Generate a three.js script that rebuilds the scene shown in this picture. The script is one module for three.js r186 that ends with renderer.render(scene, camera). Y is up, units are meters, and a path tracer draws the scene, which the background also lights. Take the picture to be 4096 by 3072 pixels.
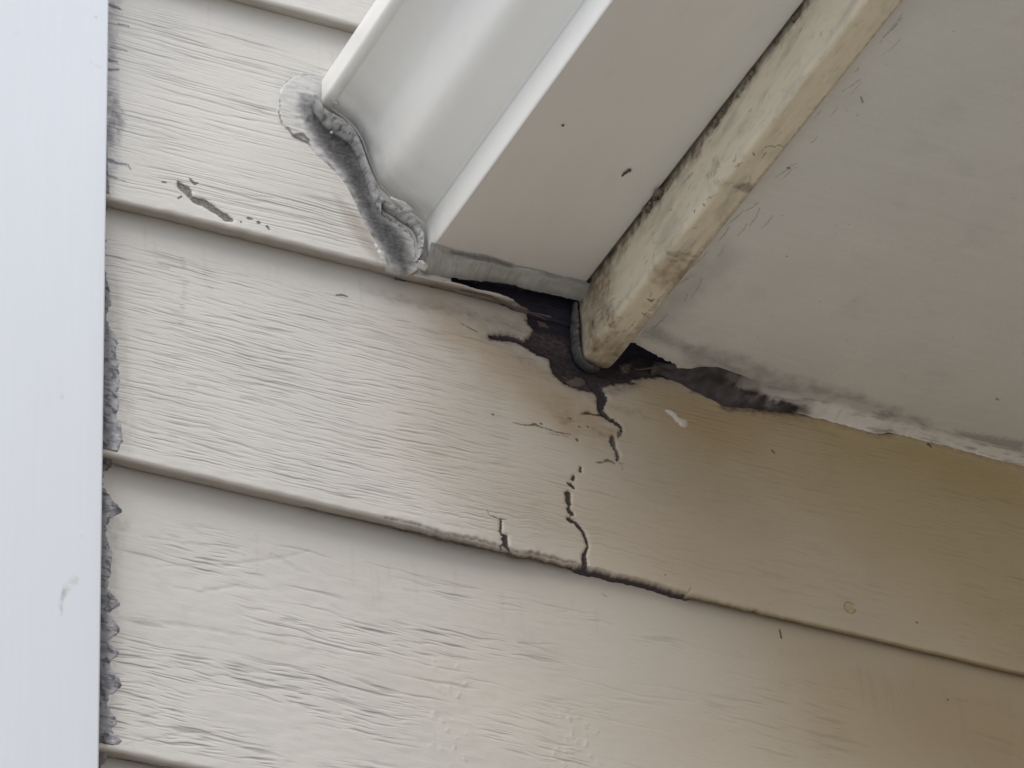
import * as THREE from 'three';
import { mergeGeometries, mergeVertices } from 'three/addons/utils/BufferGeometryUtils.js';

// ---------------------------------------------------------------- camera, sky, sun, exposure
const scene = new THREE.Scene();
const camera = new THREE.PerspectiveCamera(8.38006, 4 / 3, 0.05, 900);
camera.position.set(-0.84290, 1.54991, 2.21007);
camera.up.set(-0.221385, 0.808784, 0.544846);
camera.lookAt(camera.position.clone().add(new THREE.Vector3(0.359575, 0.587044, -0.725318)));
scene.add(camera);

const renderer = new THREE.WebGLRenderer({ antialias: true });
renderer.setSize(1024, 768);
renderer.toneMapping = THREE.LinearToneMapping;
renderer.toneMappingExposure = 1.42;
renderer.shadowMap.enabled = true;
renderer.shadowMap.type = THREE.PCFSoftShadowMap;

const SUN_DIR = new THREE.Vector3(-0.49, 0.80, 0.33).normalize();
{ // bright overcast sky: a little brighter towards the hidden sun and overhead
  const W = 256, H = 128, data = new Float32Array(W * H * 4), d = new THREE.Vector3();
  for (let j = 0; j < H; j++) for (let i = 0; i < W; i++) {
    const el = ((j + 0.5) / H - 0.5) * Math.PI, az = ((i + 0.5) / W - 0.5) * 2 * Math.PI;
    d.set(Math.cos(el) * Math.cos(az), Math.sin(el), Math.cos(el) * Math.sin(az));
    const s = Math.max(0, d.y), g = Math.max(0, d.dot(SUN_DIR));
    const L = 0.66 * (0.62 + 0.38 * s) * (1 + 0.9 * g * g * g);
    const k = (j * W + i) * 4;
    data[k] = L * 0.95; data[k + 1] = L * 1.0; data[k + 2] = L * 1.07; data[k + 3] = 1;
  }
  const sky = new THREE.DataTexture(data, W, H, THREE.RGBAFormat, THREE.FloatType);
  sky.mapping = THREE.EquirectangularReflectionMapping;
  sky.magFilter = THREE.LinearFilter; sky.needsUpdate = true;
  scene.background = sky; scene.environment = sky;
}
const sun = new THREE.DirectionalLight(0xfff8ee, 1.5);
sun.position.copy(SUN_DIR).multiplyScalar(12).add(new THREE.Vector3(0.3, 3.4, 0));
sun.target.position.set(0.3, 3.4, 0);
sun.castShadow = true; sun.shadow.radius = 80; sun.shadow.mapSize.set(2048, 2048);
Object.assign(sun.shadow.camera, { left: -3, right: 3, top: 3, bottom: -3, near: 0.5, far: 30 });
scene.add(sun, sun.target);

// ---------------------------------------------------------------- helpers
const Y0 = 3.57;                                     // height of the first lap joint above the ground, metres
const clamp = (v, a = 0, b = 1) => Math.min(b, Math.max(a, v));
const lerp = (a, b, t) => a + (b - a) * t;
const sstep = (a, b, v) => { const t = clamp((v - a) / (b - a)); return t * t * (3 - 2 * t); };
function rng(seed) { let s = seed >>> 0; return () => { s = (s + 0x6D2B79F5) | 0; let t = Math.imul(s ^ (s >>> 15), 1 | s); t = (t + Math.imul(t ^ (t >>> 7), 61 | t)) ^ t; return ((t ^ (t >>> 14)) >>> 0) / 4294967296; }; }
const PERM = new Uint8Array(512), GRX = new Float32Array(256), GRY = new Float32Array(256);
{ const r = rng(77), p = [...Array(256).keys()]; for (let i = 255; i > 0; i--) { const j = (r() * (i + 1)) | 0; [p[i], p[j]] = [p[j], p[i]]; }
  for (let i = 0; i < 512; i++) PERM[i] = p[i & 255];
  for (let i = 0; i < 256; i++) { const a = r() * 6.28318; GRX[i] = Math.cos(a); GRY[i] = Math.sin(a); } }
function noise(x, y) {                               // gradient noise, about -1..1
  const xi = Math.floor(x), yi = Math.floor(y), fx = x - xi, fy = y - yi, X = xi & 255, Y = yi & 255;
  const u = fx * fx * fx * (fx * (fx * 6 - 15) + 10), v = fy * fy * fy * (fy * (fy * 6 - 15) + 10);
  const a = PERM[X + PERM[Y]], b = PERM[(X + 1) % 256 + PERM[Y]], c = PERM[X + PERM[(Y + 1) % 256]], d = PERM[(X + 1) % 256 + PERM[(Y + 1) % 256]];
  const n0 = GRX[a] * fx + GRY[a] * fy, n1 = GRX[b] * (fx - 1) + GRY[b] * fy, n2 = GRX[c] * fx + GRY[c] * (fy - 1), n3 = GRX[d] * (fx - 1) + GRY[d] * (fy - 1);
  return 1.5 * lerp(lerp(n0, n1, u), lerp(n2, n3, u), v);
}
const fbm = (x, y, o = 3) => { let s = 0, a = 0.6; for (let i = 0; i < o; i++) { s += a * noise(x, y); x = x * 2.03 + 17.3; y = y * 2.03 + 5.1; a *= 0.5; } return s; };
const toS = (l) => (l <= 0.0031308 ? l * 12.92 : 1.055 * Math.pow(l, 1 / 2.4) - 0.055);
const S = (r, g, b) => [r, g, b].map((v) => { v /= 255; return v <= 0.04045 ? v / 12.92 : Math.pow((v + 0.055) / 1.055, 2.4); });

const counts = {};
const numbered = (n) => { const k = (counts[n] = (counts[n] ?? -1) + 1); return k ? n + '_' + String(k).padStart(3, '0') : n; };
const shade = (m) => { m.castShadow = true; m.receiveShadow = true; return m; };
const mm = (g, base = [0, 0, 0]) => { g.translate(-base[0], -base[1], -base[2]); g.scale(0.001, 0.001, 0.001); return g; };
function thing(name, label, category, base, group) {  // base in millimetres from the first lap joint at the corner board
  const o = new THREE.Group(); o.name = numbered(name); o.position.set(base[0] / 1000, Y0 + base[1] / 1000, base[2] / 1000);
  o.userData = { label, category }; if (group) o.userData.group = group; o.base = base; scene.add(o); return o;
}
function part(name, geo, mat, parent, label) {
  const m = shade(new THREE.Mesh(mm(geo, parent.base), mat)); m.name = name; if (label) m.userData.label = label; parent.add(m); m.base = parent.base; return m;
}
function tex(w, h, data, srgb) {
  const t = new THREE.DataTexture(data, w, h, data.length === w * h ? THREE.RedFormat : THREE.RGBAFormat, data instanceof Float32Array ? THREE.FloatType : THREE.UnsignedByteType);
  t.magFilter = THREE.LinearFilter; t.minFilter = THREE.LinearMipmapLinearFilter; t.generateMipmaps = true; t.wrapS = t.wrapT = THREE.RepeatWrapping; if (srgb) t.colorSpace = THREE.SRGBColorSpace; t.needsUpdate = true; return t;
}
function grid(nu, nv, f, col) {                      // f(i, j) -> [x, y, z, u, v], col(i, j) -> [r, g, b]
  const g = new THREE.BufferGeometry(), n = (nu + 1) * (nv + 1), P = new Float32Array(n * 3), U = new Float32Array(n * 2), Cc = col && new Float32Array(n * 3), I = [];
  for (let j = 0, k = 0; j <= nv; j++) for (let i = 0; i <= nu; i++, k++) {
    const p = f(i, j); P[k * 3] = p[0]; P[k * 3 + 1] = p[1]; P[k * 3 + 2] = p[2]; U[k * 2] = p[3] ?? i / nu; U[k * 2 + 1] = p[4] ?? j / nv;
    if (col) { const c = col(i, j, p); Cc[k * 3] = c[0]; Cc[k * 3 + 1] = c[1]; Cc[k * 3 + 2] = c[2]; }
  }
  for (let j = 0; j < nv; j++) for (let i = 0; i < nu; i++) { const a = j * (nu + 1) + i, b = a + 1, c = a + nu + 1, d = c + 1; I.push(a, b, d, a, d, c); }
  g.setAttribute('position', new THREE.BufferAttribute(P, 3)); g.setAttribute('uv', new THREE.BufferAttribute(U, 2)); if (col) g.setAttribute('color', new THREE.BufferAttribute(Cc, 3));
  g.setIndex(I); g.computeVertexNormals(); return g;
}
function box(x0, x1, y0, y1, z0, z1) { const g = new THREE.BoxGeometry(x1 - x0, y1 - y0, z1 - z0); g.translate((x0 + x1) / 2, (y0 + y1) / 2, (z0 + z1) / 2); return g; }
function interp(list, v) {                           // piecewise linear: list of [key, value], keys rising
  if (v <= list[0][0]) return list[0][1]; for (let i = 1; i < list.length; i++) if (v <= list[i][0]) { const a = list[i - 1], b = list[i]; return lerp(a[1], b[1], (v - a[0]) / (b[0] - a[0] || 1)); } return list[list.length - 1][1];
}
function polyDist(P, x, y) {                         // signed distance, negative inside
  let d = 1e9, c = false;
  for (let i = 0, j = P.length - 1; i < P.length; j = i++) {
    const ax = P[j][0], ay = P[j][1], bx = P[i][0], by = P[i][1], ex = bx - ax, ey = by - ay;
    const t = clamp(((x - ax) * ex + (y - ay) * ey) / (ex * ex + ey * ey || 1)), dx = x - ax - ex * t, dy = y - ay - ey * t;
    d = Math.min(d, dx * dx + dy * dy);
    if ((ay > y) !== (by > y) && x < ((bx - ax) * (y - ay)) / (by - ay) + ax) c = !c;
  }
  d = Math.sqrt(d); return c ? -d : d;
}
function lineDist(P, x, y) {                         // distance to a polyline minus its half width
  let d = 1e9;
  if (P.length === 1) return Math.hypot(x - P[0][0], y - P[0][1]) - P[0][2] / 2;
  for (let i = 1; i < P.length; i++) {
    const a = P[i - 1], b = P[i], ex = b[0] - a[0], ey = b[1] - a[1], t = clamp(((x - a[0]) * ex + (y - a[1]) * ey) / (ex * ex + ey * ey || 1));
    d = Math.min(d, Math.hypot(x - a[0] - ex * t, y - a[1] - ey * t) - lerp(a[2] ?? 1, b[2] ?? 1, t) / 2);
  }
  return d;
}
function shape2(poly, depth, bevel = 0.2) {
  const s = new THREE.Shape(poly.map((p) => new THREE.Vector2(p[0], p[1])));
  return new THREE.ExtrudeGeometry(s, { depth, bevelEnabled: bevel > 0, bevelSize: bevel, bevelThickness: bevel, bevelSegments: 2, curveSegments: 6 });
}

// ---------------------------------------------------------------- a painted surface: colour, relief and cuts on one raster in millimetres
class Skin {
  constructor(x0, x1, y0, y1, w, h) { Object.assign(this, { x0, x1, y0, y1, w, h }); this.c = new Float32Array(w * h * 3); this.b = new Float32Array(w * h); this.d = new Float32Array(w * h); }
  fill(f) { for (let j = 0, k = 0; j < this.h; j++) for (let i = 0; i < this.w; i++, k++) { const x = lerp(this.x0, this.x1, (i + 0.5) / this.w), y = lerp(this.y0, this.y1, (j + 0.5) / this.h), o = f(x, y); this.c[k * 3] = o[0]; this.c[k * 3 + 1] = o[1]; this.c[k * 3 + 2] = o[2]; this.b[k] = o[3]; } }
  mark(m) {                                          // m: poly | line, color, soft, rough, op, cut, dent, mottle
    const P = m.poly || (m.cut > 0.5 && m.cut < 4 ? m.line.map((p) => [p[0], p[1], (p[2] ?? 1) * 1.25]) : m.line), soft = m.soft ?? 0.5, rough = m.rough ?? 0.4, rs = m.rs ?? 2.2, op = m.op ?? 1;
    let a = 1e9, b = -1e9, c = 1e9, d = -1e9; for (const p of P) { const w = (p[2] ?? 0) / 2; a = Math.min(a, p[0] - w); b = Math.max(b, p[0] + w); c = Math.min(c, p[1] - w); d = Math.max(d, p[1] + w); }
    const pad = soft * 1.1 + rough * 2 + 0.5; const sx = this.w / (this.x1 - this.x0), sy = this.h / (this.y1 - this.y0);
    const i0 = Math.max(0, Math.floor((a - pad - this.x0) * sx)), i1 = Math.min(this.w - 1, Math.ceil((b + pad - this.x0) * sx)), j0 = Math.max(0, Math.floor((c - pad - this.y0) * sy)), j1 = Math.min(this.h - 1, Math.ceil((d + pad - this.y0) * sy));
    for (let j = j0; j <= j1; j++) for (let i = i0; i <= i1; i++) {
      const x = this.x0 + (i + 0.5) / sx, y = this.y0 + (j + 0.5) / sy, nz = rough ? fbm(x / rs + 31, y / (rs * (m.ry ?? 1)) + 9, 3) : 0;
      const dist = (m.poly ? polyDist(P, x, y) : lineDist(P, x, y)) + nz * rough;
      let t = 1 - sstep(-soft, soft, dist); if (t <= 0) continue;
      const k = j * this.w + i; if (m.cut) this.d[k] = Math.min(this.d[k], -m.cut * t); if (m.rise) this.d[k] = Math.max(this.d[k], m.rise * t); if (m.dent) this.b[k] -= m.dent * t;
      t *= op; let col = m.color; if (!col) continue;
      if (m.color2) { const q = sstep(-0.25, 0.35, fbm(x / (m.ms ?? 4) + 3, y / ((m.ms ?? 4) * (m.my ?? 0.7)) + 71, 4)); col = [0, 1, 2].map((e) => lerp(m.color[e], m.color2[e], q)); }
      if (m.mottle) t *= clamp(0.55 + m.mottle * fbm(x / (m.ms ?? 4) + 50, y / (m.ms ?? 4) + 11, 4), 0, 1);
      for (let e = 0; e < 3; e++) { const o = k * 3 + e; this.c[o] = m.mul ? this.c[o] * lerp(1, col[e], t) : lerp(this.c[o], col[e], t); }
    }
  }
  colour() { const o = new Uint8Array(this.w * this.h * 4); for (let k = 0; k < this.w * this.h; k++) { for (let e = 0; e < 3; e++) o[k * 4 + e] = clamp(Math.round(255 * toS(clamp(this.c[k * 3 + e]))), 0, 255); o[k * 4 + 3] = 255; } return tex(this.w, this.h, o, true); }
  relief(scale) { const o = new Float32Array(this.w * this.h); for (let k = 0; k < o.length; k++) o[k] = clamp(0.5 + this.b[k] / scale); return tex(this.w, this.h, o, false); }
  cutAt(x, y) {
    const fx = clamp((x - this.x0) / (this.x1 - this.x0) * this.w - 0.5, 0, this.w - 1.001), fy = clamp((y - this.y0) / (this.y1 - this.y0) * this.h - 0.5, 0, this.h - 1.001), i = fx | 0, j = fy | 0, u = fx - i, v = fy - j, k = j * this.w + i;
    return lerp(lerp(this.d[k], this.d[k + 1], u), lerp(this.d[k + this.w], this.d[k + this.w + 1], u), v);
  }
  material(o) { return new THREE.MeshPhysicalMaterial({ map: this.colour(), bumpMap: this.relief(4), bumpScale: 0.004, ...o }); }
}

// colours (base colours, linear; the near-black mould also paints cavity darkness)
const CREAM = [0.645, 0.622, 0.592], MOULD_SHADE = [0.020, 0.018, 0.030], MOULD_SHADE2 = [0.060, 0.050, 0.056], BROWN = [0.17, 0.13, 0.095];
const GREYSEAL = [0.34, 0.335, 0.335];

// ================================================================ GROUND
{
  const W = 256, c = new Uint8Array(W * W * 4), r = rng(5);
  for (let k = 0; k < W * W; k++) { const i = k % W, j = (k / W) | 0, n = 0.5 + 0.5 * fbm(i / 9, j / 9, 4), g = 117 + 31 * n + 25 * r(); c[k * 4] = g; c[k * 4 + 1] = g; c[k * 4 + 2] = g * 0.985; c[k * 4 + 3] = 255; }
  const t = tex(W, W, c, true); t.repeat.set(200, 200);
  const g = new THREE.PlaneGeometry(600, 600); g.rotateX(-Math.PI / 2);
  const m = shade(new THREE.Mesh(g, new THREE.MeshStandardMaterial({ map: t, color: 0xffffff, roughness: 1 }))); m.name = 'ground'; m.userData.kind = 'structure'; m.userData.label = 'pale gravel ground of the yard'; scene.add(m);
}

{
  const g = box(420, 3400, -3570, -3490, 30, 4700); g.scale(0.001, 0.001, 0.001); g.translate(0, Y0, 0);  // unseen floor slab added for its warm bounce light
  const m = shade(new THREE.Mesh(g, new THREE.MeshStandardMaterial({ color: new THREE.Color().setRGB(0.36, 0.285, 0.21), roughness: 0.9 }))); m.name = 'added_bounce_floor'; m.userData.kind = 'structure'; m.userData.label = 'added unseen warm brown floor bouncing light under the soffit'; scene.add(m);
}
{ // unseen wall added to darken and warm the light at the right
  const o = new THREE.Group(); o.name = 'added_light_wall'; o.position.set(2.75, 0, 2.4); o.userData = { label: 'added unseen warm brown wall shaping the light on the siding', category: 'wall' }; scene.add(o);
  const m = shade(new THREE.Mesh(new THREE.BoxGeometry(0.12, 3.37, 4.6), new THREE.MeshStandardMaterial({ color: new THREE.Color().setRGB(0.33, 0.225, 0.14), roughness: 0.95 }))); m.name = 'wall_face'; m.position.set(0.06, 1.685, 0); o.add(m);
}
// ================================================================ SIDING WALL
const TH = 11, YB = [0, -178, -356, -546, -724];     // board thickness and the lower edges of the lapped boards
const faceZ = (t) => TH * (1 - t / 178);
function baseAt(n, v) {                              // v < 0 runs along the underside, v > 0 up the face
  const r = 2.6, a = (s) => (s < 0 ? [0, TH + s, 0, -1, 0] : [s, faceZ(s), 0, 0, 0]);
  let y, z, ny, nz; const sl = TH / 178, nl = Math.hypot(1, sl);
  if (v <= -r) { y = 2.6 * Math.pow(clamp((-v - r) / 8.4), 2); z = TH + v; ny = -1; nz = 0; } else if (v >= r) { y = v; z = faceZ(v); ny = sl / nl; nz = 1 / nl; }
  else { const t = (v + r) / (2 * r); y = t * t * r; z = (1 - t) * (1 - t) * (TH - r) + 2 * t * (1 - t) * TH + t * t * faceZ(r); ny = lerp(-1, sl, t); nz = lerp(0.02, 1, t); const l = Math.hypot(ny, nz); ny /= l; nz /= l; }
  return [YB[n] + y, z, ny, nz];
}
const X0 = -9, X1 = 702, V0 = -11, V1 = 200;
// wood-grain relief pressed into the hardboard, different on every board
function grain(n, x, v) {
  const fade = lerp(1, n === 1 ? 0.75 : 0.42, sstep(130, 330, x)), q = n * 37.7;
  let h = 0;
  if (n <= 1) {
    const vv = v + 2.4 * noise(x / 170 + q, v / 60) + 0.8 * noise(x / 44 + q, v / 18) + 0.35 * noise(x / 12, v / 6);
    const m = sstep(-0.5, 0.3, noise(x / 150 + q + 3, v / 30));
    h -= 0.36 * m * sstep(0.08, 0.62, noise(x / 110 + q, vv / 1.9));
    h -= 0.26 * sstep(0.12, 0.7, noise(x / 48 + q, vv / 1.15 + 40));
    h -= 0.30 * Math.pow(1 - Math.min(1, Math.abs(noise(x / 110 + q + 9, vv / 8)) * 3.6), 3) * m;
  } else if (n === 2) {
    const vv = v + 2.2 * noise(x / 130 + q, v / 55) + 1.0 * noise(x / 28 + q, v / 12) + 0.4 * noise(x / 9, v / 5);
    const m = sstep(-0.4, 0.4, noise(x / 80 + q + 3, v / 24));
    h -= 0.36 * m * sstep(0.15, 0.65, noise(x / 34 + q, vv / 2.3));
    h -= 0.28 * sstep(0.08, 0.7, noise(x / 20 + q, vv / 1.1 + 40));
    h -= 0.20 * sstep(0.05, 0.6, noise(x / 48 + q, vv / 2.0 + 11));
  } else {
    const vv = v + 4 * noise(x / 150 + q, v / 55) + 1.5 * noise(x / 36 + q, v / 18) + 0.6 * noise(x / 11, v / 6);
    const m = sstep(-0.1, 0.35, noise(x / 95 + q + 3, v / 26));
    h -= 0.44 * m * sstep(0.15, 0.65, noise(x / 36 + q, vv / 2.9));
    h -= 0.30 * m * sstep(0.1, 0.7, noise(x / 17 + q, vv / 1.3 + 40));
    h -= 0.30 * sstep(0.35, 0.75, noise(x / 60 + q + 9, vv / 4.2)) * sstep(-0.3, 0.3, noise(x / 90 + 8, v / 50));
    h += 0.12 * noise(x / 14 + q, v / 6);
  }
  // short crossing nicks, thick brush marks, orange peel
  const smooth = sstep(2, 12, v) * (1 - sstep(n === 3 ? 158 : 150, n === 3 ? 172 : 166, v));
  h = h * fade * smooth * (n === 2 ? 0.95 : n === 3 ? 1.2 : 1.0);
  h += 0.03 * noise(x / 9 + q, v / 1.5) + 0.03 * noise(x / 5, v / 4 + q) + 0.12 * noise(x / 60, v / 30 + q);
  return h;
}
const skins = {};
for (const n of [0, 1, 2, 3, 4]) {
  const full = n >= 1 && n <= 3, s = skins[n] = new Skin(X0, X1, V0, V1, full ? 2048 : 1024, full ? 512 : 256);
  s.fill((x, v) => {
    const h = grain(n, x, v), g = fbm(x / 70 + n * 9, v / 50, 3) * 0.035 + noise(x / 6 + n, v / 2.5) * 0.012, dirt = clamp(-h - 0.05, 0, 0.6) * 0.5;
    const under = sstep(0.5, -3.5, v) * (0.40 + 0.10 * fbm(x / 14 + n, v / 5, 3)), porchShade = n >= 2 ? sstep(n === 2 ? 190 : 110, n === 2 ? 400 : 560, x + 40 * noise(v / 60, n)) : 0, warm = sstep(200, 620, x) * 0.14 + porchShade * 0.20 + under * 0.25, k = (1 + g - dirt) * (1 - under) * (1 - (n === 3 ? 0.11 : 0.05) * porchShade);  // shade painted in: darker lap undersides, boards tanner and dimmer rightwards under the porch
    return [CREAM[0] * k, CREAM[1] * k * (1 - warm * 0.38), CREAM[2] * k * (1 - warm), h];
  });
}
const GRIME = S(105, 100, 96), INK = [0.035, 0.030, 0.030];
{ // ---- marks on the second board (between the first and second lap joints)
  const s = skins[1];
  for (const [P, op] of [[[[-5.6,155.9],[6.4,160],[4.6,141.6],[3.3,118.5],[3.4,93.5],[3.7,78.7],[6.5,69.8],[7.8,60.4],[4.7,49.6],[2.5,36.7],[4.4,28.8],[0.3,16.7],[-1.8,0.4],[-7,-1.5]], 0.5], [[[-6.6,82.8],[2.7,80.9],[5,69.3],[6.8,60.1],[4.7,53.3],[3.6,44.4],[-7.1,38.5]], 0.75], [[[-5.9,134.3],[1.9,130.6],[3.2,114.7],[-0.4,102.2],[-6.4,97.8]], 0.35]]) s.mark({ poly: P, color: S(96, 94, 104), soft: 3.0, rough: 3.4, rs: 5, ry: 0.35, op, mottle: 0.7, ms: 5 });
  for (const L of [[[-0.7,151.2,2.6],[3.2,150.7,3],[6.7,149.9,0.8]], [[5,137.7,1.2],[11,138.1,1]], [[-0.2,117.3,1],[9.7,117.8,0.8]], [[-2.4,29.1,3],[3.4,28.5,1.6],[9.2,29.2,1],[11.1,25.5,0.6]], [[-2.6,17,1.8],[2.3,16.7,1.2],[7.1,16.4,0.8]], [[-1.3,106.9,2.4],[3.6,107.3,1.4]], [[-1.4,99.4,2.2],[4.5,101.3,1.4]]]) s.mark({ line: L, color: S(88, 86, 96), soft: 0.6, rough: 0.8, op: 0.8 });
  // gouge left by something torn off, with a few specks
  s.mark({ line: [[40.5,25.1,1.8],[42.2,22,4.4],[45.1,20.5,4.8],[47.9,15.3,2.6],[50.8,13.8,3.8],[55.7,14.1,4.6],[60.5,11.4,4.4],[64.9,9.1,3.6],[69.2,6.9,4.6],[72.2,6,2.4]], color: S(104, 99, 95), color2: S(128, 122, 116), ms: 2, soft: 0.35, rough: 0.6, cut: 0.8, dent: 0.5 });
  for (const L of [[[47.8,29.2,1.8],[50.2,26.9,2.4],[52.2,28.1,1]], [[40,12.3,1.4],[42,14.7,1.2]], [[83.1,10.2,2.2],[85.6,10.5,1]], [[89.5,9.2,2.6]], [[94.8,7.5,1.8],[95.8,6,1.4]], [[30.5,22,1.6],[32.5,22.3,1.2]], [[78.5,5.9,1.2]]]) s.mark({ line: L, color: S(108, 104, 99), soft: 0.35, rough: 0.4, dent: 0.3 });
  // dirt washed down along the torn sealant
  s.mark({ poly: [[147.2,38.2],[154.5,37.3],[160.6,28.7],[165.3,19.7],[169.4,14.7],[170.6,6.3],[176.4,0.2],[183.6,-0.9],[187.8,-6.3],[173,-6],[164.4,1.8],[157.5,10.1],[150,23.4],[145.2,32.4]], color: S(120, 112, 104), soft: 5, rough: 3, op: 0.3 });
  s.mark({ poly: [[105.5,125.2],[116.4,137.5],[129.4,141],[139.7,136.4],[136.7,120.9],[126.4,96],[120.7,82.8],[112.1,84.3],[105.5,92.9],[104.3,106.8]], color: S(150, 150, 148), soft: 4, rough: 2.5, op: 0.3, mottle: 0.8, ms: 6 });
  s.mark({ poly: [[137.6,47.9],[143.8,44.7],[151.7,33],[159.4,18.8],[167.2,5.9],[162.9,3.4],[150.9,14.9],[143,27.8]], color: S(165, 155, 145), soft: 3, rough: 2, op: 0.4 });
  // weathered brown edge below the slot
  s.mark({ poly: [[156.9,-14.2],[183.3,-9],[199.7,-4.3],[217.6,-1.7],[229.6,-2.4],[239.1,-4.2],[250.8,-4.2],[269.3,-6.2],[287.9,-8.3],[291,-14.7],[257.5,-18.7],[233.3,-17.1],[210.4,-17.9],[187.6,-18.6],[160.7,-23]], color: S(128, 112, 94), color2: S(92, 78, 68), ms: 9, my: 0.18, soft: 3, rough: 2.5, ry: 0.3, op: 0.72 });
  for (const L of [[[205.9,-13,1.5],[219.1,-11.5,0.8],[241.3,-9.1,0.6],[264.4,-8.3,0.9]], [[209.3,-15.5,0.6],[226.6,-15.1,0.9],[242.2,-17.3,0.8]], [[241.5,-11.9,0.8],[254.1,-11.5,1.1],[267.6,-12.7,1.7]], [[195.2,-9.8,0.5],[218,-9,0.5]]]) s.mark({ line: L, color: S(72, 58, 54), soft: 0.7, rough: 0.8, op: 0.8, cut: 0.6 });
  // rotted slot under the gutter: the board is eaten away behind the sealant
  s.mark({ poly: [[176, -1], [182, 5], [192, 9], [220, 13], [250, 18], [263, 20], [300, 24], [460, 28], [460, -12], [296, -12], [288, -12], [279, -9], [268, -10], [262.5, -5], [258, -4], [251, 0.6], [240, 2.2], [229, 1.4], [217, 2.4], [203, 1.2], [190, 1.6], [180, 0.5]], color: MOULD_SHADE, color2: [0.030, 0.026, 0.052], ms: 8, soft: 0.8, rough: 0.6, rs: 5, cut: 11 });
}
{ // ---- marks on the third board (under the gutter and the soffit)
  const s = skins[2];
  // tannin stain seeping down below the soffit
  s.mark({ poly: [[320.4,152],[366.4,154.6],[434.1,152.6],[530.1,165.3],[626.5,163.2],[607.4,-8.7],[543.9,29.3],[484.2,47.9],[424.9,66.4],[383.6,79.3],[357.7,92.8],[335.1,110.8]], color: [0.86, 0.82, 0.70], mul: true, soft: 46, rough: 18, rs: 60, op: 0.9 });
  s.mark({ poly: [[336.9,149.7],[372.3,152.8],[408.9,149],[440.1,150.7],[412.3,121.8],[380.1,105.9],[350.6,115.1]], color: [0.86, 0.77, 0.64], mul: true, soft: 18, rough: 8, rs: 20, op: 0.85 });
  s.mark({ poly: [[440.1,150.7],[516.9,161.6],[602.8,156.7],[598,123.3],[525.4,128.4],[462.6,128.7]], color: [0.90, 0.86, 0.68], mul: true, soft: 20, rough: 8, rs: 30, op: 0.8 });
  s.mark({ poly: [[205.1,174.8],[239.7,156.8],[274.2,138.8],[305.2,112.8],[294.4,89.1],[262.6,100.8],[231.8,126.6],[206.5,147.1]], color: [0.86, 0.77, 0.66], mul: true, soft: 16, rough: 10, rs: 20, op: 0.8 });
  s.mark({ poly: [[275.3,125.4],[299,128.7],[319.3,125.6],[320.7,107.7],[313,85.4],[295.7,87.3],[281.8,95.5],[274,106.7]], color: [0.86, 0.79, 0.68], mul: true, soft: 9, rough: 7, rs: 14, op: 0.8, mottle: 0.8, ms: 9 });
  for (const P of [[[253.7,146.1],[264.2,146.4],[270.8,141.5],[276.5,131.6],[268.4,132.6],[258.9,137.4]], [[276.1,103.9],[285.6,107.3],[292.6,106.6],[288.1,101.3],[280.5,100.5]], [[300.4,102.7],[314.7,105.3],[316,100.3],[305.3,98]], [[313.2,123.9],[334.1,126.4],[340.3,121.3],[324.6,119]]]) s.mark({ poly: P, color: [0.74, 0.66, 0.56], mul: true, soft: 2.5, rough: 3, rs: 5, ry: 0.4, op: 0.75, mottle: 0.9, ms: 4 });
  s.mark({ poly: [[193.9,185.6],[252.3,167.5],[305.8,119.9],[353.4,112.4],[408.7,86.1],[406.3,4.1],[365.6,-15.1],[289.2,-9.8],[214.4,-4.7],[187,59.3]], color: [0.84, 0.80, 0.75], mul: true, soft: 42, rough: 20, rs: 50, op: 0.9 });  // wide film around the crack: part stain, part shade painted into the colour
  // brown weathering at the top edge under the first board
  s.mark({ poly: [[160.6,165.8],[189.4,167.5],[212.7,170.2],[235.9,170.2],[265.2,171.9],[264.4,160.7],[241.3,163.5],[206.5,164.3],[177.6,162.6]], color: S(120, 102, 86), soft: 6, rough: 4, rs: 6, op: 0.72, ry: 0.3, mottle: 0.5, ms: 7 });
  // black rot around the end of the fascia
  const rot = [[266.7,169.9],[264.4,174.7],[266.5,180.2],[283.4,193.6],[301.9,202.6],[316,192.7],[330.3,185],[339.7,182.9],[351.4,180],[368.4,182.2],[380.6,177.3],[382,160.4],[365.5,156.3],[351.7,156.2],[337,151.6],[329.5,147.1],[332.9,145.6],[325.7,144.3],[314.7,139.4],[310.3,136.4],[305.2,131.6],[299.9,130.7],[290.5,131.1],[284.8,132.6],[280.4,136.1],[278.1,141.6],[276.9,149.1],[270.2,149.6],[264.6,152],[261.2,154.1],[254.9,155.4],[245.4,153.7],[239,152.8],[239.5,155.7],[245.7,157.5],[255.1,159.2],[261.5,157.7],[265.2,161.2],[267.9,166.8]];
  s.mark({ poly: rot, color: S(104, 90, 80), soft: 11, rough: 6, rs: 9, ry: 0.5, op: 0.7, mottle: 0.6, ms: 6 });
  s.mark({ poly: rot, color: S(84, 72, 70), soft: 3.5, rough: 3.4, rs: 4, ry: 0.4, op: 0.7 });
  s.mark({ poly: rot, color: S(34, 29, 37), color2: S(66, 57, 58), ms: 3.6, my: 0.4, soft: 0.9, rough: 2.2, rs: 2.8, ry: 0.5, cut: 2.0, dent: 0.3, op: 0.95 });
  s.mark({ poly: [[264.8,181.1],[302.2,206.2],[336.3,185.4],[339.6,182.2],[363.4,179.3],[367.9,176.4],[358.9,169.7],[334.7,166.9],[317.6,146.7],[303.1,141.9],[294.2,148.2],[287.3,165.5],[279.2,168.7],[271,169.1]], color: MOULD_SHADE, color2: S(38, 33, 42), ms: 5, soft: 3.0, rough: 2.2, rs: 4, cut: 2.4, op: 0.9 });
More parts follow.
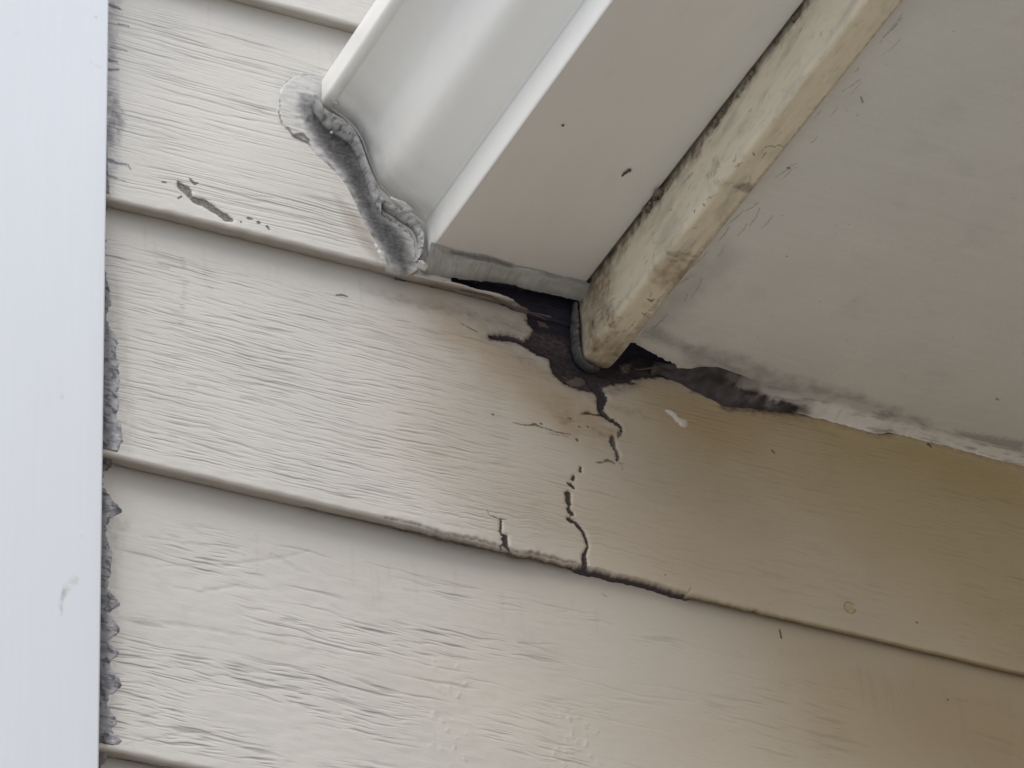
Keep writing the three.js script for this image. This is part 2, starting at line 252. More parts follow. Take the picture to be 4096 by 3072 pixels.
  s.mark({ line: [[239.1,154.6,1.7],[245.6,155.4,2.5],[255,157.1,2.9],[262.4,154.8,2.5],[270.4,151.7,2.3],[275.6,150.4,1.7]], color: MOULD_SHADE, color2: S(58, 46, 66), ms: 4, soft: 0.7, rough: 0.9, cut: 1.6 });
  for (const L of [[[266.4,178.8,0.6],[274.6,177.7,1.5],[279.8,176.5,1.7],[284.5,175.8,0.6]], [[266.8,166.4,0.9],[274.4,166.6,2.3],[279.2,168.7,0.9]], [[278.6,160.2,1.1],[283.7,165.9,2.9],[290.5,162.3,2.3],[287.6,154.6,1.1]], [[285.3,138.8,0.9],[292.2,137.4,2.3],[299.2,137.4,1.1]], [[326.8,157.7,2.3],[328.9,154.1,1.7]], [[335.2,158.7,0.8],[352.4,164.3,1.3],[370.4,164.7,0.8]]]) s.mark({ line: L, color: S(112, 100, 92), soft: 0.8, rough: 1.5, rs: 2.4, ry: 0.4, op: 0.7, mottle: 0.9, ms: 2.4, dent: -0.4 });
  s.mark({ poly: [[192, 182], [258, 181], [268, 177], [300, 170], [460, 168], [460, 202], [192, 202]], color: MOULD_SHADE, color2: [0.03, 0.026, 0.05], ms: 8, soft: 0.6, rough: 0.5 });  // board top painted near-black to stand in for the dark cavity
  s.mark({ poly: [[370, 150], [400, 152], [430, 156], [452, 160], [452, 202], [370, 202]], color: MOULD_SHADE, color2: MOULD_SHADE2, ms: 6, soft: 2, rough: 2 });
  s.mark({ poly: [[265.2,160.5],[279.2,168.7],[293.5,170.1],[293.5,154.9],[282.9,154.6],[278.4,157.4],[270.7,156.6]], color: S(92, 82, 82), color2: S(60, 54, 60), ms: 3, soft: 2, rough: 2.5, op: 0.6 });
  s.mark({ poly: [[332.7,156.6],[346.3,162.6],[364.3,162.9],[376.2,162.1],[365.6,157.7],[351.8,157.2],[337.1,153]], color: S(96, 80, 74), soft: 1.4, rough: 2, op: 0.6, ry: 0.4 });
  for (const P of [[[287.3,135.3],[294.8,140.9],[300.6,139.8],[296.6,133.9],[290.7,132.9]], [[272.9,177.9],[277.5,177.2],[279.7,174.4],[273.7,174]], [[324.5,158.4],[331.9,161.9],[330.2,155.2],[326.4,152]]]) s.mark({ poly: P, color: S(118, 106, 100), soft: 1.2, rough: 1.4, op: 0.75 });
  s.mark({ poly: [[296.8,136.7],[333.2,149.2],[339.1,148.1],[326.3,136.9],[311,129.8],[305.9,117.5],[302,127.9],[290.3,128.7]], color: S(92, 80, 82), soft: 3.5, rough: 3, op: 0.5, mottle: 0.9, ms: 4 });
  s.mark({ poly: [[366.1,156.5],[382,159.6],[393.5,153.9],[381.1,150.4],[369.2,151.9]], color: S(98, 84, 78), soft: 3, rough: 3, op: 0.5, mottle: 0.9, ms: 3 });
  { const seam = [...[[387.7,157.4],[391.9,145.2],[414.9,149.6],[445.3,154.1],[456.3,154],[472.8,154.5],[495.7,153.6],[511.9,158.2]], ...[[530.6,159.2],[549.2,158.6],[573.3,157.2],[597.1,157.7]]].map((p, i) => [p[0], p[1] + 0.4, [5, 5, 4.4, 3, 1.4, 2.2, 2.4, 1.2, 1.6, 1.4, 1.0, 0.8][i]]); s.mark({ line: seam, color: S(70, 56, 48), soft: 0.8, rough: 1.1, rs: 3, op: 0.85, mottle: 0.8, ms: 5, cut: 0.6 }); s.mark({ line: seam.map((p) => [p[0], p[1] - 2, p[2] + 3]), color: S(112, 90, 66), soft: 2.5, rough: 2, rs: 6, op: 0.5, mottle: 0.8 }); }
  // the long crack
  const deep = { color: INK, color2: [0.05, 0.042, 0.058], ms: 3, soft: 0.35, rough: 0.55, rs: 1.6, cut: 2.0, dent: 0.45 };
  s.mark({ line: [[303.7,143.7,6.9],[305.6,138.1,6.3],[308.1,132.7,5.2],[310.1,128.5,5.3],[308.5,123.2,3.8],[307.9,119,3.2],[309.7,116.1,3.4],[313,113.7,2.6],[317,112.1,2.3],[320.3,109.6,2],[321,107.1,0.8]], ...deep });
  s.mark({ line: [[321,107.8,0.9],[319.6,104.7,2.1],[317.8,100.8,0.7]], ...deep, cut: 1.5, op: 0.7 });
  s.mark({ line: [[314.3,100.5,1.7],[313.9,96.4,3],[314.8,92.6,2],[316.3,89.6,1.6],[316.9,86.5,1.5],[315.7,83.1,0.7]], ...deep, cut: 2, op: 0.85 });
  s.mark({ line: [[295.3,112.1,0.5],[299.6,114.3,1.4],[303.7,114.1,1.1],[309,115.2,1]], ...deep, cut: 1.5, op: 0.9 });
  s.mark({ line: [[302.5,77.8,1.5],[305.5,78.3,0.9],[309.2,81.3,2.1],[312.1,81.1,1.6],[313.5,80.2,1.1]], color: S(86, 74, 64), soft: 0.6, rough: 0.9, op: 0.8, dent: 0.4 });
  s.mark({ line: [[315.7,83.1,0.5],[317.4,81.2,0.5],[320.6,81.8,0.3]], color: S(105, 90, 78), soft: 0.4, rough: 0.4, op: 0.7 }); s.mark({ line: [[317.6,81,0.3],[318.5,76.9,0.7]], color: S(105, 90, 78), soft: 0.4, rough: 0.4, op: 0.7 });
  for (const L of [[[291.5,71.4,1],[290.8,68.3,1.6]], [[286.4,63.4,1.4],[285.7,60.9,1.7]], [[281.9,57.6,0.5],[284.1,56.8,2],[285.7,55.3,1.7]], [[281,49.4,2.3],[282.2,50.4,2.5],[282.1,45.1,2.9],[282.5,42.9,2.5]], [[282.7,41.3,1.1],[281.9,38.5,2],[283.2,36.9,2.6],[284.3,35.8,2.3]], [[283.1,34.6,0.3],[282.9,32.9,0.6]]]) s.mark({ line: L, color: S(62, 54, 46), soft: 0.4, rough: 0.5, rs: 1.5, cut: 0.7, dent: 0.3 });
  s.mark({ line: [[281.8,31.7,2],[283.7,30.6,2.3],[286,30.6,1.5],[288.1,28.5,2.3],[290.8,25.7,1.7],[292.4,21.6,1.7],[293.1,19.1,1.5],[293.7,16,1.1],[292.3,12.4,1.5],[290.9,8.8,2.1],[290.9,4.9,2.9],[290.9,1.7,2.6],[292.1,-2.8,2.3]], color: S(58, 48, 48), soft: 0.4, rough: 0.5, rs: 1.5, cut: 0.9, dent: 0.35 });
  // the forked crack at the lap joint
  s.mark({ line: [[230.1,25,0.3],[230.2,22.5,0.3],[231.5,20.5,0.5],[235.2,20.6,0.7],[237.4,19.8,0.7],[241.4,20.9,0.7]], color: S(88, 78, 72), soft: 0.3, rough: 0.3, dent: 0.4, op: 0.85 });
  s.mark({ line: [[238.3,20.1,0.8],[238.1,15.5,1.3],[237.4,11.4,1.1],[238.4,9.1,1.4],[240.9,9.2,1.7],[239.9,6.3,3.2],[240.2,3.2,2.9],[241.5,0.9,2],[242.8,-1,1.1]], color: S(64, 52, 56), soft: 0.4, rough: 0.6, rs: 1.6, cut: 0.9, dent: 0.3 });
  s.mark({ line: [[238.5,2.7,0.7],[236.7,0.9,0.8],[238,-2.9,0.6]], color: S(70, 60, 60), soft: 0.3, rough: 0.3 });
  // hairline splits and specks
  s.mark({ line: [[249.9,92.6,0.3],[255.6,92.5,0.7],[260.3,93.5,0.8],[263.9,95.1,2],[266.7,94.3,0.9],[271.9,94,0.8],[276.5,93.3,0.7],[281.7,93.4,0.6],[286.4,94.1,0.6]], color: S(92, 82, 70), soft: 0.4, rough: 0.5, op: 0.85, dent: 0.6 });
  s.mark({ line: [[272.3,91.1,0.6],[278.6,91.2,0.8],[285,91.7,0.7]], color: S(112, 100, 86), soft: 0.6, rough: 0.6, op: 0.6, dent: 0.3 });
  for (const L of [[[267.8,96.9,1.5],[268.6,96.8,0.8]], [[290.5,91.2,2.1],[290.7,90.3,1.1]], [[298.4,103.1,1.4]], [[292.8,101.6,1.3]], [[237.1,95,1.3],[237.6,94.5,0.8]], [[285.6,106.3,0.6],[287.9,106.3,0.5]], [[141.5,156.4,1],[145,157.8,1.6],[148.5,157.6,0.8]], [[342.7,9.3,1]], [[420.8,119.4,1.6],[421.9,118.2,1.3]], [[507.6,17.6,1.3]], [[530.6,154.6,2.6],[532.1,153.1,1.3]], [[220.9,158.8,0.6],[226.3,156.8,0.8],[231.3,155.3,0.8]]]) s.mark({ line: L, color: S(84, 74, 62), soft: 0.35, rough: 0.35, op: 0.85, dent: 0.3 });
  { const c = [[462.9,16.8]][0], ring = []; for (let i = 0; i <= 20; i++) { const a = 0.9 + i / 20 * 5.2; ring.push([c[0] + 3.6 * Math.cos(a), c[1] + 3.8 * Math.sin(a), 1.0]); } s.mark({ line: ring, color: [0.62, 0.5, 0.3], mul: true, soft: 0.6, rough: 0.3, op: 0.9 }); s.mark({ line: [[c[0], c[1], 5]], color: [0.9, 0.82, 0.62], mul: true, soft: 1.5, rough: 0.4, op: 0.8 }); }
  // dents in a row under the first lap joint
  for (const L of [[[45.6,154.8,2.6]], [[46.9,149.9,3]], [[46.7,137.4,2.6],[48.1,137.6,2]], [[46.9,133.9,1.8]], [[46.8,129.7,2.6]], [[45.9,125.4,2.6],[49.7,124.8,1]], [[45.2,118.2,3.6]], [[44.5,106.9,2.6]], [[28,73.2,1.4],[33.2,72.4,3.4],[39.9,73.2,1.2]], [[47.3,63.3,1.4],[51.1,63,2.6]], [[79.8,63.4,1.4],[88.5,64.2,2.8],[100,62.9,1]], [[72.4,73.4,1],[81.1,73.5,2],[92.8,75.7,0.8]], [[31.9,146.5,1.2],[36.7,145.6,1.8]], [[36,23.9,2.2],[39.7,23.3,1.2]], [[61.7,139.5,0.8],[63.6,137.7,1]]]) s.mark({ line: L, color: [0.78, 0.78, 0.77], mul: true, soft: 1.8, rough: 1.0, op: 0.8, dent: 0.18 });
  // grime near the white corner board
  s.mark({ poly: [[-4,129.2],[7.5,126.8],[8.1,103.7],[10.7,86],[12.9,47.8],[14.3,20.1],[12.2,6.1],[-4.5,-2.7]], color: S(150, 146, 138), soft: 4, rough: 3, ry: 0.4, op: 0.4, mottle: 0.7 });
  s.mark({ line: [[120, -9, 2], [170, -8.5, 4], [220, -8, 6], [300, -7, 7], [380, -7, 7], [470, -8, 6], [702, -8.5, 5]], color: S(66, 54, 48), soft: 1.6, rough: 1.8, rs: 6, ry: 0.5, op: 0.8 });  // dark line in the lap groove, shade painted under the lip
  s.mark({ line: [[165, 0.4, 1.2], [182, 1.2, 1.6], [200, -0.2, 1.0], [222, 1.4, 2.0], [240, 0.6, 1.4], [262, 0.8, 2.2], [290, 1, 1.2]], color: S(92, 78, 70), soft: 0.5, rough: 1.2, rs: 2.5, op: 0.75, cut: 0.8, mottle: 0.8 });
  // rotted lower edge over the second lap joint
  { const top = [[287.5,-3.9],[292.1,-1.5],[296.9,-0.9],[305.6,-3.5],[312.9,-4.3],[320.8,-4.1],[328.1,-2.5],[334.7,-7.8],[339.9,-9],[349.7,-8.8],[354.3,-8.7]]; s.mark({ poly: [[top[0][0] - 6, -12], ...top.map((p) => [p[0], Math.max(p[1], -1) + 1.6]), [top[10][0] + 8, -12]], color: [0.050, 0.040, 0.048], soft: 0.5, rough: 0.6, rs: 3, cut: 4.5 }); }
  s.mark({ line: [[178.2,-10.5,1.1],[191.5,-6.6,1.5],[201.3,-6,2.3],[210,-6.9,1.7],[220,-11.6,1.1],[222.3,-4.3,1]], color: S(92, 78, 74), soft: 0.8, rough: 0.8, op: 0.8, cut: 1 });
  s.mark({ line: [[244.4,-3.3,2.9],[253,-4.8,2],[263.1,-4.6,2.3],[271.5,-5.7,2.3],[283.1,-6,2],[294,-5,2.6],[299.8,-3.7,2.3]], color: S(80, 66, 66), soft: 0.8, rough: 0.9, op: 0.85, cut: 1.2 });
  s.mark({ line: [[352.8,-4.6,0.9],[353.4,-2.3,1.7],[355.2,-0.6,0.8]], color: S(76, 66, 50), soft: 0.35, rough: 0.5, dent: 0.4 }); s.mark({ line: [[355.7,0.1,0.3],[357.8,3.9,0.6],[358.9,6.4,0.3]], color: S(104, 92, 76), soft: 0.4, rough: 0.3, op: 0.7 });
  s.mark({ line: [[357.2,-12.3,1.7],[360.5,-13,2.3],[363.9,-10.6,1.3],[370.7,-11.5,1.7],[375.9,-7.9,1.3],[384.2,-8.1,1.4],[396.1,-8.4,1.1]], color: S(66, 54, 44), soft: 0.8, rough: 0.8, op: 0.7 });
}
for (const n of [1, 2, 3]) { const s = skins[n], r = rng(200 + n); for (let i = 0; i < 34; i++) { const x = 6 + r() * 620, v = 174 - r() * 14, l = 4 + r() * 26; s.mark({ line: [[x, v, 0.6 + r() * 1.6], [x + (r() - 0.5) * 2, v - l, 0.3]], color: [0.88, 0.86, 0.82], mul: true, soft: 1.8, rough: 0.8, rs: 4, op: 0.25 + 0.35 * r() }); } for (let i = 0; i < 60; i++) s.mark({ line: [[r() * 640, 4 + r() * 165, 0.4 + 0.5 * r()]], color: [0.66, 0.62, 0.56], mul: true, soft: 0.5, rough: 0.3, op: 0.3 + 0.4 * r() }); }
{ // ---- marks on the fourth board
  const s = skins[3];
  s.mark({ poly: [[-1.4,163.7],[4.1,163],[9.6,157.9],[15.2,155],[12.3,147.7],[9.3,138.2],[7.2,116],[8.5,84.3],[8,52.5],[5.8,20.8],[-2.4,-2.7]], color: S(140, 136, 134), soft: 4, rough: 3, ry: 0.4, op: 0.4, mottle: 0.7 });
  const taper = (L) => L.map((p, i) => [p[0], p[1], p[2] * (i === 0 || i === L.length - 1 ? 0.3 : 1.15)]);
  for (const L of [[[16.5,67.3,1.6],[26.5,67.7,2.2],[34.8,69.2,1]], [[37.4,65.7,1.2],[48.5,66.9,2.2],[59.6,68.1,1.6],[85.5,70.8,1]], [[63.1,64.2,1.6],[81.7,67.2,1.4],[94.7,67.8,1.2],[113.2,64,1.4],[120.7,63.1,0.8]], [[106.4,55.9,2.6],[118.5,56.3,2.6]], [[122.2,54.5,1.2],[137.2,55.6,1]], [[8.6,88.5,1.4],[30.6,91.5,1.8],[52.8,93.5,2.2],[77,94.3,1.8],[105,95,1.4],[138,95.8,1]], [[40.4,117.1,1],[56.2,118,1.8],[78,128,1.6],[96.9,129.6,1.2]], [[22.5,147.1,1.2],[45.8,148.9,1.4],[78.8,153.9,1.2]], [[20.3,25.4,1.4],[29.4,30.2,1.2],[38.6,34,0.8]], [[10.9,5.6,1.2],[29.1,14.1,1.2],[47.4,21.7,1],[84.2,29.5,0.8]], [[7.9,45.2,0.6],[17.9,47.7,1],[26.1,48.2,0.6]], [[112.9,56.5,1.8],[120.9,56.8,2]], [[120.9,45.8,1.6],[135.8,45.2,1.4]], [[172,114.1,1.6],[190.8,117,2.1]], [[249.4,131.9,2.1],[270,136.5,2.1]], [[172.8,150.7,2.1]], [[179.4,151.1,1.6],[188.3,151.5,1.1]]]) s.mark({ line: taper(L), color: [0.88, 0.88, 0.87], mul: true, soft: 1.5, rough: 1.5, rs: 7, ry: 0.4, op: 0.75, dent: 0.22 });
  { const r = rng(63); for (const [a, b, c, d, q] of [...[[205.1,96.6],[200.5,67.2],[199.4,48.3]], ...[[282.2,84],[282.7,71.5],[276.2,60.5]]].map((p) => [p[0], p[1], 11, 26, 0])) for (let i = 0; i < 16; i++) { const x = a + (r() - 0.5) * c * 2, v = b + (r() - 0.5) * d, w = 0.8 + r() * 2.2; s.mark({ line: [[x, v, w], [x + (r() - 0.5) * 3, v + (r() - 0.3) * 5, w * 0.6]], soft: 1.3, rough: 1.2, dent: -0.22 * r(), color: [1, 1, 1], mul: true }); } }
  for (const L of [[[31.4,128.8,0.8],[78.5,143.4,1.6],[107.3,155.4,1.8],[121.9,163.6,0.8]], [[99.7,155.5,1],[107.2,153.1,2],[114.6,148.5,2.6],[122.2,148.3,1.2]], [[105.6,162.6,2],[121.9,164.2,1.2]]])  s.mark({ line: taper(L), color: [0.88, 0.88, 0.87], mul: true, soft: 1.6, rough: 1.5, rs: 6, op: 0.75, dent: 0.2 });
  s.mark({ line: [[304.5,181.1,0.9],[306.7,179.8,1.1]], color: S(130, 116, 104), soft: 0.7, rough: 0.7, op: 0.5 }); s.mark({ line: [[526.4,161.3,1.4]], color: S(88, 76, 62), soft: 0.4, rough: 0.3 }); s.mark({ line: [[418.6,184.6,1],[419,178.8,1.1]], color: S(96, 84, 68), soft: 0.4, rough: 0.2 });
  s.mark({ poly: [[422.6,173.9],[608.3,180.2],[598.1,111.3],[474.6,101.6],[416.1,113.4]], color: [0.92, 0.86, 0.76], mul: true, soft: 30, rough: 20, rs: 40, op: 0.9 });
  s.mark({ line: [[1,-11.5,3],[11.2,-10,6],[23,-7.9,4],[40.3,-6.2,2]], color: S(84, 80, 82), soft: 2, rough: 2, op: 0.7 });
}
const wall = thing('siding_wall', 'cream painted lap siding wall with pressed wood grain, cracks and stains', 'wall', [0, -356, 0]);
const edge = {                                       // how far each lower edge sags below its line, mm
  0: (x) => 0.25 * noise(x / 60, 3), 1: (x) => -0.7 + 0.8 * sstep(40, 0, x) + 0.45 * noise(x / 34, 8) + (x < 110 ? 0.5 * noise(x / 13, 2) : 0),
  2: (x) => 0.4 * noise(x / 45, 12) + (0.9 * noise(x / 9, 5) + 0.7 * noise(x / 3.5, 15)) * sstep(165, 190, x) * (1 - sstep(400, 440, x)) + 0.8 * sstep(250, 262, x) * (1 - sstep(330, 350, x)) * -2.2, 3: (x) => 0.5 * noise(x / 30, 20) - 4 * sstep(20, 160, x), 4: () => 0 };
for (const n of [0, 1, 2, 3, 4]) {
  const s = skins[n], full = n >= 1 && n <= 3, st = full ? 1.3 : 3, nx = Math.round((X1 - X0) / st), vs = [];
  for (let v = -11; v < 205; v += v < 6 ? 0.8 : full ? 1.3 : 3) vs.push(v); vs.push(205);
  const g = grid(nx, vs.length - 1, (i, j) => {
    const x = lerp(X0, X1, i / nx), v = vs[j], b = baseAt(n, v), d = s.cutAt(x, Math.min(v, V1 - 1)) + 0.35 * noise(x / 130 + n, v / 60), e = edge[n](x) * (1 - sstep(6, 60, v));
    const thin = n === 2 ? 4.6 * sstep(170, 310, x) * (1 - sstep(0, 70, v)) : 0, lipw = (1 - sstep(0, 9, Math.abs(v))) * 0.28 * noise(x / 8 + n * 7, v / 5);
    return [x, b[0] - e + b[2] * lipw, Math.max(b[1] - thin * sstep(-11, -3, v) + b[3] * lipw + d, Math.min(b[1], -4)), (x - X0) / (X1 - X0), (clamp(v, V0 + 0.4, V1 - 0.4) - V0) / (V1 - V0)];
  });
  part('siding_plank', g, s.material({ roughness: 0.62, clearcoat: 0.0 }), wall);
}
{ // the same boards run on past the joint, and more courses above and below
  const sk = new Skin(0, 512, V0, V1, 1024, 384); sk.fill((x, v) => { const h = grain(3, x, v) * 0.8, k = 1 + 0.03 * fbm(x / 60, v / 50, 3); return [CREAM[0] * k, CREAM[1] * k * 0.97, CREAM[2] * k * 0.9, h]; });
  const mat = sk.material({ roughness: 0.62 });
  const vs = [-11, -6, -2.6, -1.3, 0, 1.3, 2.6, 20, 60, 120, 182, 205];
  const course = (y, x0, x1) => { YB[9] = y; const n = Math.max(2, Math.round((x1 - x0) / 200)); part('siding_plank', grid(n, vs.length - 1, (i, j) => { const x = lerp(x0, x1, i / n), b = baseAt(9, vs[j]); return [x, b[0], b[1], x / 512, (clamp(vs[j], V0 + 0.4, V1 - 0.4) - V0) / (V1 - V0)]; }), mat, wall); };
  for (const n of [0, 1, 2, 3, 4]) course(YB[n], X1 + 1.5, 2600);
  for (let k = 1; k <= 5; k++) course(k * 178, X0, 2600);
  for (let k = 1; k <= 14; k++) course(-724 - 178 * k, X0, 2600);
  part('sheathing', box(-120, 2600, -3300, 1100, -60, -24), new THREE.MeshStandardMaterial({ color: new THREE.Color().setRGB(0.05, 0.04, 0.04), roughness: 1 }), wall);
}
// splinters of bare hardboard left across the rotted corner
{
  const M = new THREE.MeshStandardMaterial({ color: new THREE.Color().setRGB(0.11, 0.085, 0.066), roughness: 0.95 }), r = rng(88);
  const spl = (P, z, w) => { const pts = P.map((p, i) => new THREE.Vector3(p[0], p[1], z + (i === 0 || i === P.length - 1 ? -1.2 : 0.4))), c = new THREE.CatmullRomCurve3(pts); part('splinter', grid(26, 8, (i, j) => { const u = i / 26, p = c.getPointAt(u), a = j / 8 * Math.PI * 2, q = w * Math.pow(Math.sin(Math.PI * clamp(u * 0.96 + 0.02)), 0.6) * (1 + 0.4 * noise(u * 9 + P[0][0], a)); return [p.x, p.y + Math.cos(a) * q, p.z + Math.sin(a) * q * 0.5]; }), M, wall); };
  spl([[248.7,-177.7],[259.2,-179.4],[269.7,-181.1],[275.5,-181.4]], 5, 0.7); spl([[217.7,-177.7],[235.2,-178],[249.6,-180.5]], 8, 0.9); spl([[333,-200.5],[348.1,-195.6],[363.1,-194.8]], 3, 0.9);
}
// blob of white paint or filler stuck on the siding near the rot
{
  const P = [[350.4,-226],[352.3,-224.1],[355.9,-224.5],[358.7,-226.3],[359.2,-228.2],[362.2,-228.7],[365.1,-229.2],[365.6,-231.7],[363.6,-234.9],[360.6,-235],[358.9,-232.8],[357.2,-232],[355.6,-229.2],[352.7,-227.6]], t = thing('filler_smear', 'small pale blob of filler stuck on the stained siding right of the long crack', 'filler', [P[0][0], P[0][1], 2]);
  const xs = P.map((p) => p[0]), ys = P.map((p) => p[1]), a = Math.min(...xs) - 1, b = Math.max(...xs) + 1, c = Math.min(...ys) - 1, d = Math.max(...ys) + 1;
  const g = grid(48, 48, (i, j) => { const x = lerp(a, b, i / 48), y = lerp(c, d, j / 48), h = clamp(-polyDist(P, x, y) * 0.9 + 0.1, -0.8, 1.5); return [x, y, faceZ(y - YB[2]) + h + 0.2 * noise(x / 1.5, y / 1.5)]; });
  part('blob', g, new THREE.MeshStandardMaterial({ color: new THREE.Color().setRGB(0.66, 0.62, 0.57), roughness: 0.7 }), t);
}

// ================================================================ WHITE CORNER BOARD
{
  const t = thing('corner_board', 'smooth white vertical corner board at the left edge of the siding', 'trim board', [-70, -719, 10]);
  const s = new Skin(0, 128, -620, 80, 256, 1024);
  s.fill((x, y) => { const k = 1 + 0.008 * noise(x / 3.2, y / 120) + 0.005 * noise(x / 1.1, y / 60) + 0.012 * fbm(x / 40, y / 120, 3); return [0.785 * k, 0.82 * k, 0.89 * k, 0.012 * noise(x / 1.8, y / 70) + 0.008 * noise(x / 0.8, y / 30)]; });
  const off = 128 + 7.2;
  for (const [L, c, o] of [[[[-29.9,-473.3,1],[-30.5,-466.4,2.6],[-29.2,-457.9,1.8],[-27.5,-454.5,1.4]], S(160, 164, 170), 0.8], [[[-27.9,-458.6,3],[-24.8,-452.8,4],[-22.2,-448,4]], S(190, 192, 182), 0.6], [[[-17.6,-89.1,0.6],[-11.7,-90.8,0.8]], S(168, 174, 186), 0.8], [[[-15.1,-54.5,1.8]], S(170, 172, 190), 0.7], [[[-35.5,-64.6,1.2]], S(190, 194, 206), 0.7], [[[-62.4,-81.5,2.4]], S(205, 205, 216), 0.6], [[[-18.5,-420.4,1]], S(175, 182, 190), 0.6], [[[-12.9,-430.3,1]], S(165, 176, 185), 0.7], [[[-31.7,-329.8,1],[-31.3,-330.8,0.5]], S(176, 180, 190), 0.7]]) s.mark({ line: L.map((p) => [p[0] + off, p[1], p[2]]), color: c, soft: 1.2, rough: 2.4, rs: 3, op: o * 0.75, mottle: 0.9, ms: 4 });
  const M = s.material({ roughness: 0.45, bumpScale: 0.004 });
  const prof = []; const xe = -7.2, zf = 19, r = 1.6; prof.push([-135, -8], [-135, zf - r], [-135 + r, zf]); for (let i = 1; i < 12; i++) prof.push([lerp(-135 + r, xe - r, i / 12), zf]); prof.push([xe - r, zf], [xe - 0.45, zf - 0.45], [xe, zf - r], [xe, -8]);
  part('board', grid(prof.length - 1, 60, (i, j) => { const y = lerp(-3400, 1000, j / 60); return [prof[i][0], y, prof[i][1], (prof[i][0] + off) / 128, (y + 620) / 700]; }), M, t);
  part('board_return', box(-154, -137, -3400, 1000, -200, 18), new THREE.MeshStandardMaterial({ color: new THREE.Color().setRGB(0.8, 0.81, 0.83), roughness: 0.5 }), t);
}
// mildewed caulk line between corner board and siding
{
  const E1 = [...[[0.7,-20.3],[1.3,-33.5],[0.4,-42.2],[-0.7,-64.1],[-1.1,-78.5],[0.4,-89.9],[2,-101.2],[4,-110],[5.1,-117.8],[2.2,-128],[0.4,-140.2],[2.4,-147.7],[0.1,-159.9],[-0.7,-173.9],[-0.6,-187.6],[1,-200.7]], ...[[-0.3,-215.8],[1.3,-234.3],[3.3,-244.9],[-0.8,-257.2],[2.6,-267.3],[6.4,-271.1],[6,-277.3],[4.6,-282.1],[6.6,-288.1],[7.2,-298.9],[7.2,-304.3],[5.9,-310.1],[7.2,-320.5],[4.1,-327.8],[8.2,-335.3],[8.5,-343.8],[6.2,-350.8],[1.2,-359.6],[0.8,-370.3],[4.6,-374.6],[7.9,-380],[14.4,-383.8],[8,-388.4]], ...[[4.3,-393],[2.1,-403],[4.9,-411.6],[6.4,-415.9],[5,-420.9],[5.5,-426],[3.8,-432.6],[2.5,-439.1],[5.2,-443],[10.8,-447.3],[10.8,-449.9],[3.5,-453.7],[3.1,-457.4],[6.3,-459.7],[10,-464.9],[9.6,-468],[4.2,-471.4],[2.4,-476.9],[7.9,-478.6],[11.1,-482.3],[4.3,-486],[2.5,-490.9],[5.7,-494.2],[9.9,-499.2],[10.4,-504.1],[7.7,-507.3],[3.6,-509.7],[1.9,-519.1],[6.5,-523],[7.4,-527.7],[3,-533.7],[6.1,-535.9],[11.6,-538.6],[12,-540],[2.2,-543.7],[2.4,-559.4]]].map((p) => [p[1], p[0]]).sort((a, b) => a[0] - b[0]);
  const t = thing('caulk_line', 'grey mildewed caulk line with dark scalloped blobs beside the white corner board', 'caulk', [0, -560, 6]);
  const soft = (L, y) => { let s = 0, w = 0; for (let k = -5; k <= 5; k++) { const q = Math.exp(-k * k / 9); s += q * interp(L, y + k * 0.9); w += q; } return s / w; };
  const zAt = (y) => { let n = 4; for (let k = 4; k >= 0; k--) if (y >= YB[k]) n = k; return faceZ(y - YB[n]); };
  const zS = (y) => (zAt(y - 3) + zAt(y) + zAt(y + 3)) / 3;
  const g = grid(44, 860, (i, j) => {
    const y = lerp(-615, 60, j / 860), x = lerp(-9, 19, i / 44), e = soft(E1, y) - 0.8, d = e - x + 0.8 * noise(x / 2.4, y / 2.6) + 0.4 * noise(x / 0.9, y / 1.1), up = sstep(-190, -150, y);
    const h = d > 0 ? (1 - Math.exp(-d * 0.9)) * lerp(0.8, 0.25, up) + 0.3 * noise(x / 3, y / 3) * (1 - up * 0.8) : d * 4;
    return [x, y, zS(y) + Math.max(h - 0.25 - up * 0.3, -15) + Math.max(0, (-3 - x)) * 0.6];
  }, (i, j, p) => {
    const x = p[0], y = p[1], e = soft(E1, y), k = sstep(0.0, 1, clamp(x / Math.max(4, e))), n = fbm(x / 3 + 4, y / 5, 4), big = sstep(9.5, 13, e);
    let v = lerp(0.46, 0.24, sstep(6.0, 11, e)) + 0.12 * n; const sp = fbm(x / 7 + 20, y / 1.9, 4), bl = fbm(x / 5, y / 6 + 40, 3); v = lerp(v, 0.53, sstep(0.12, 0.4, -sp)); v = lerp(v, 0.17 + 0.04 * n, 0.85 * sstep(0.10, 0.42, sp + 0.35 * bl + 0.22 * big * k)); v = lerp(v, 0.085, big * sstep(0.45, 0.8, k + 0.3 * n)); v = lerp(v, 0.10, 0.8 * sstep(0.12, 0.4, bl)); v *= 1 - 0.5 * sstep(3.5, -1, x);
    return [v * 0.99, v * 0.975, v * 1.05];
  });
  part('bead', g, new THREE.MeshStandardMaterial({ vertexColors: true, roughness: 0.75 }), t);
}

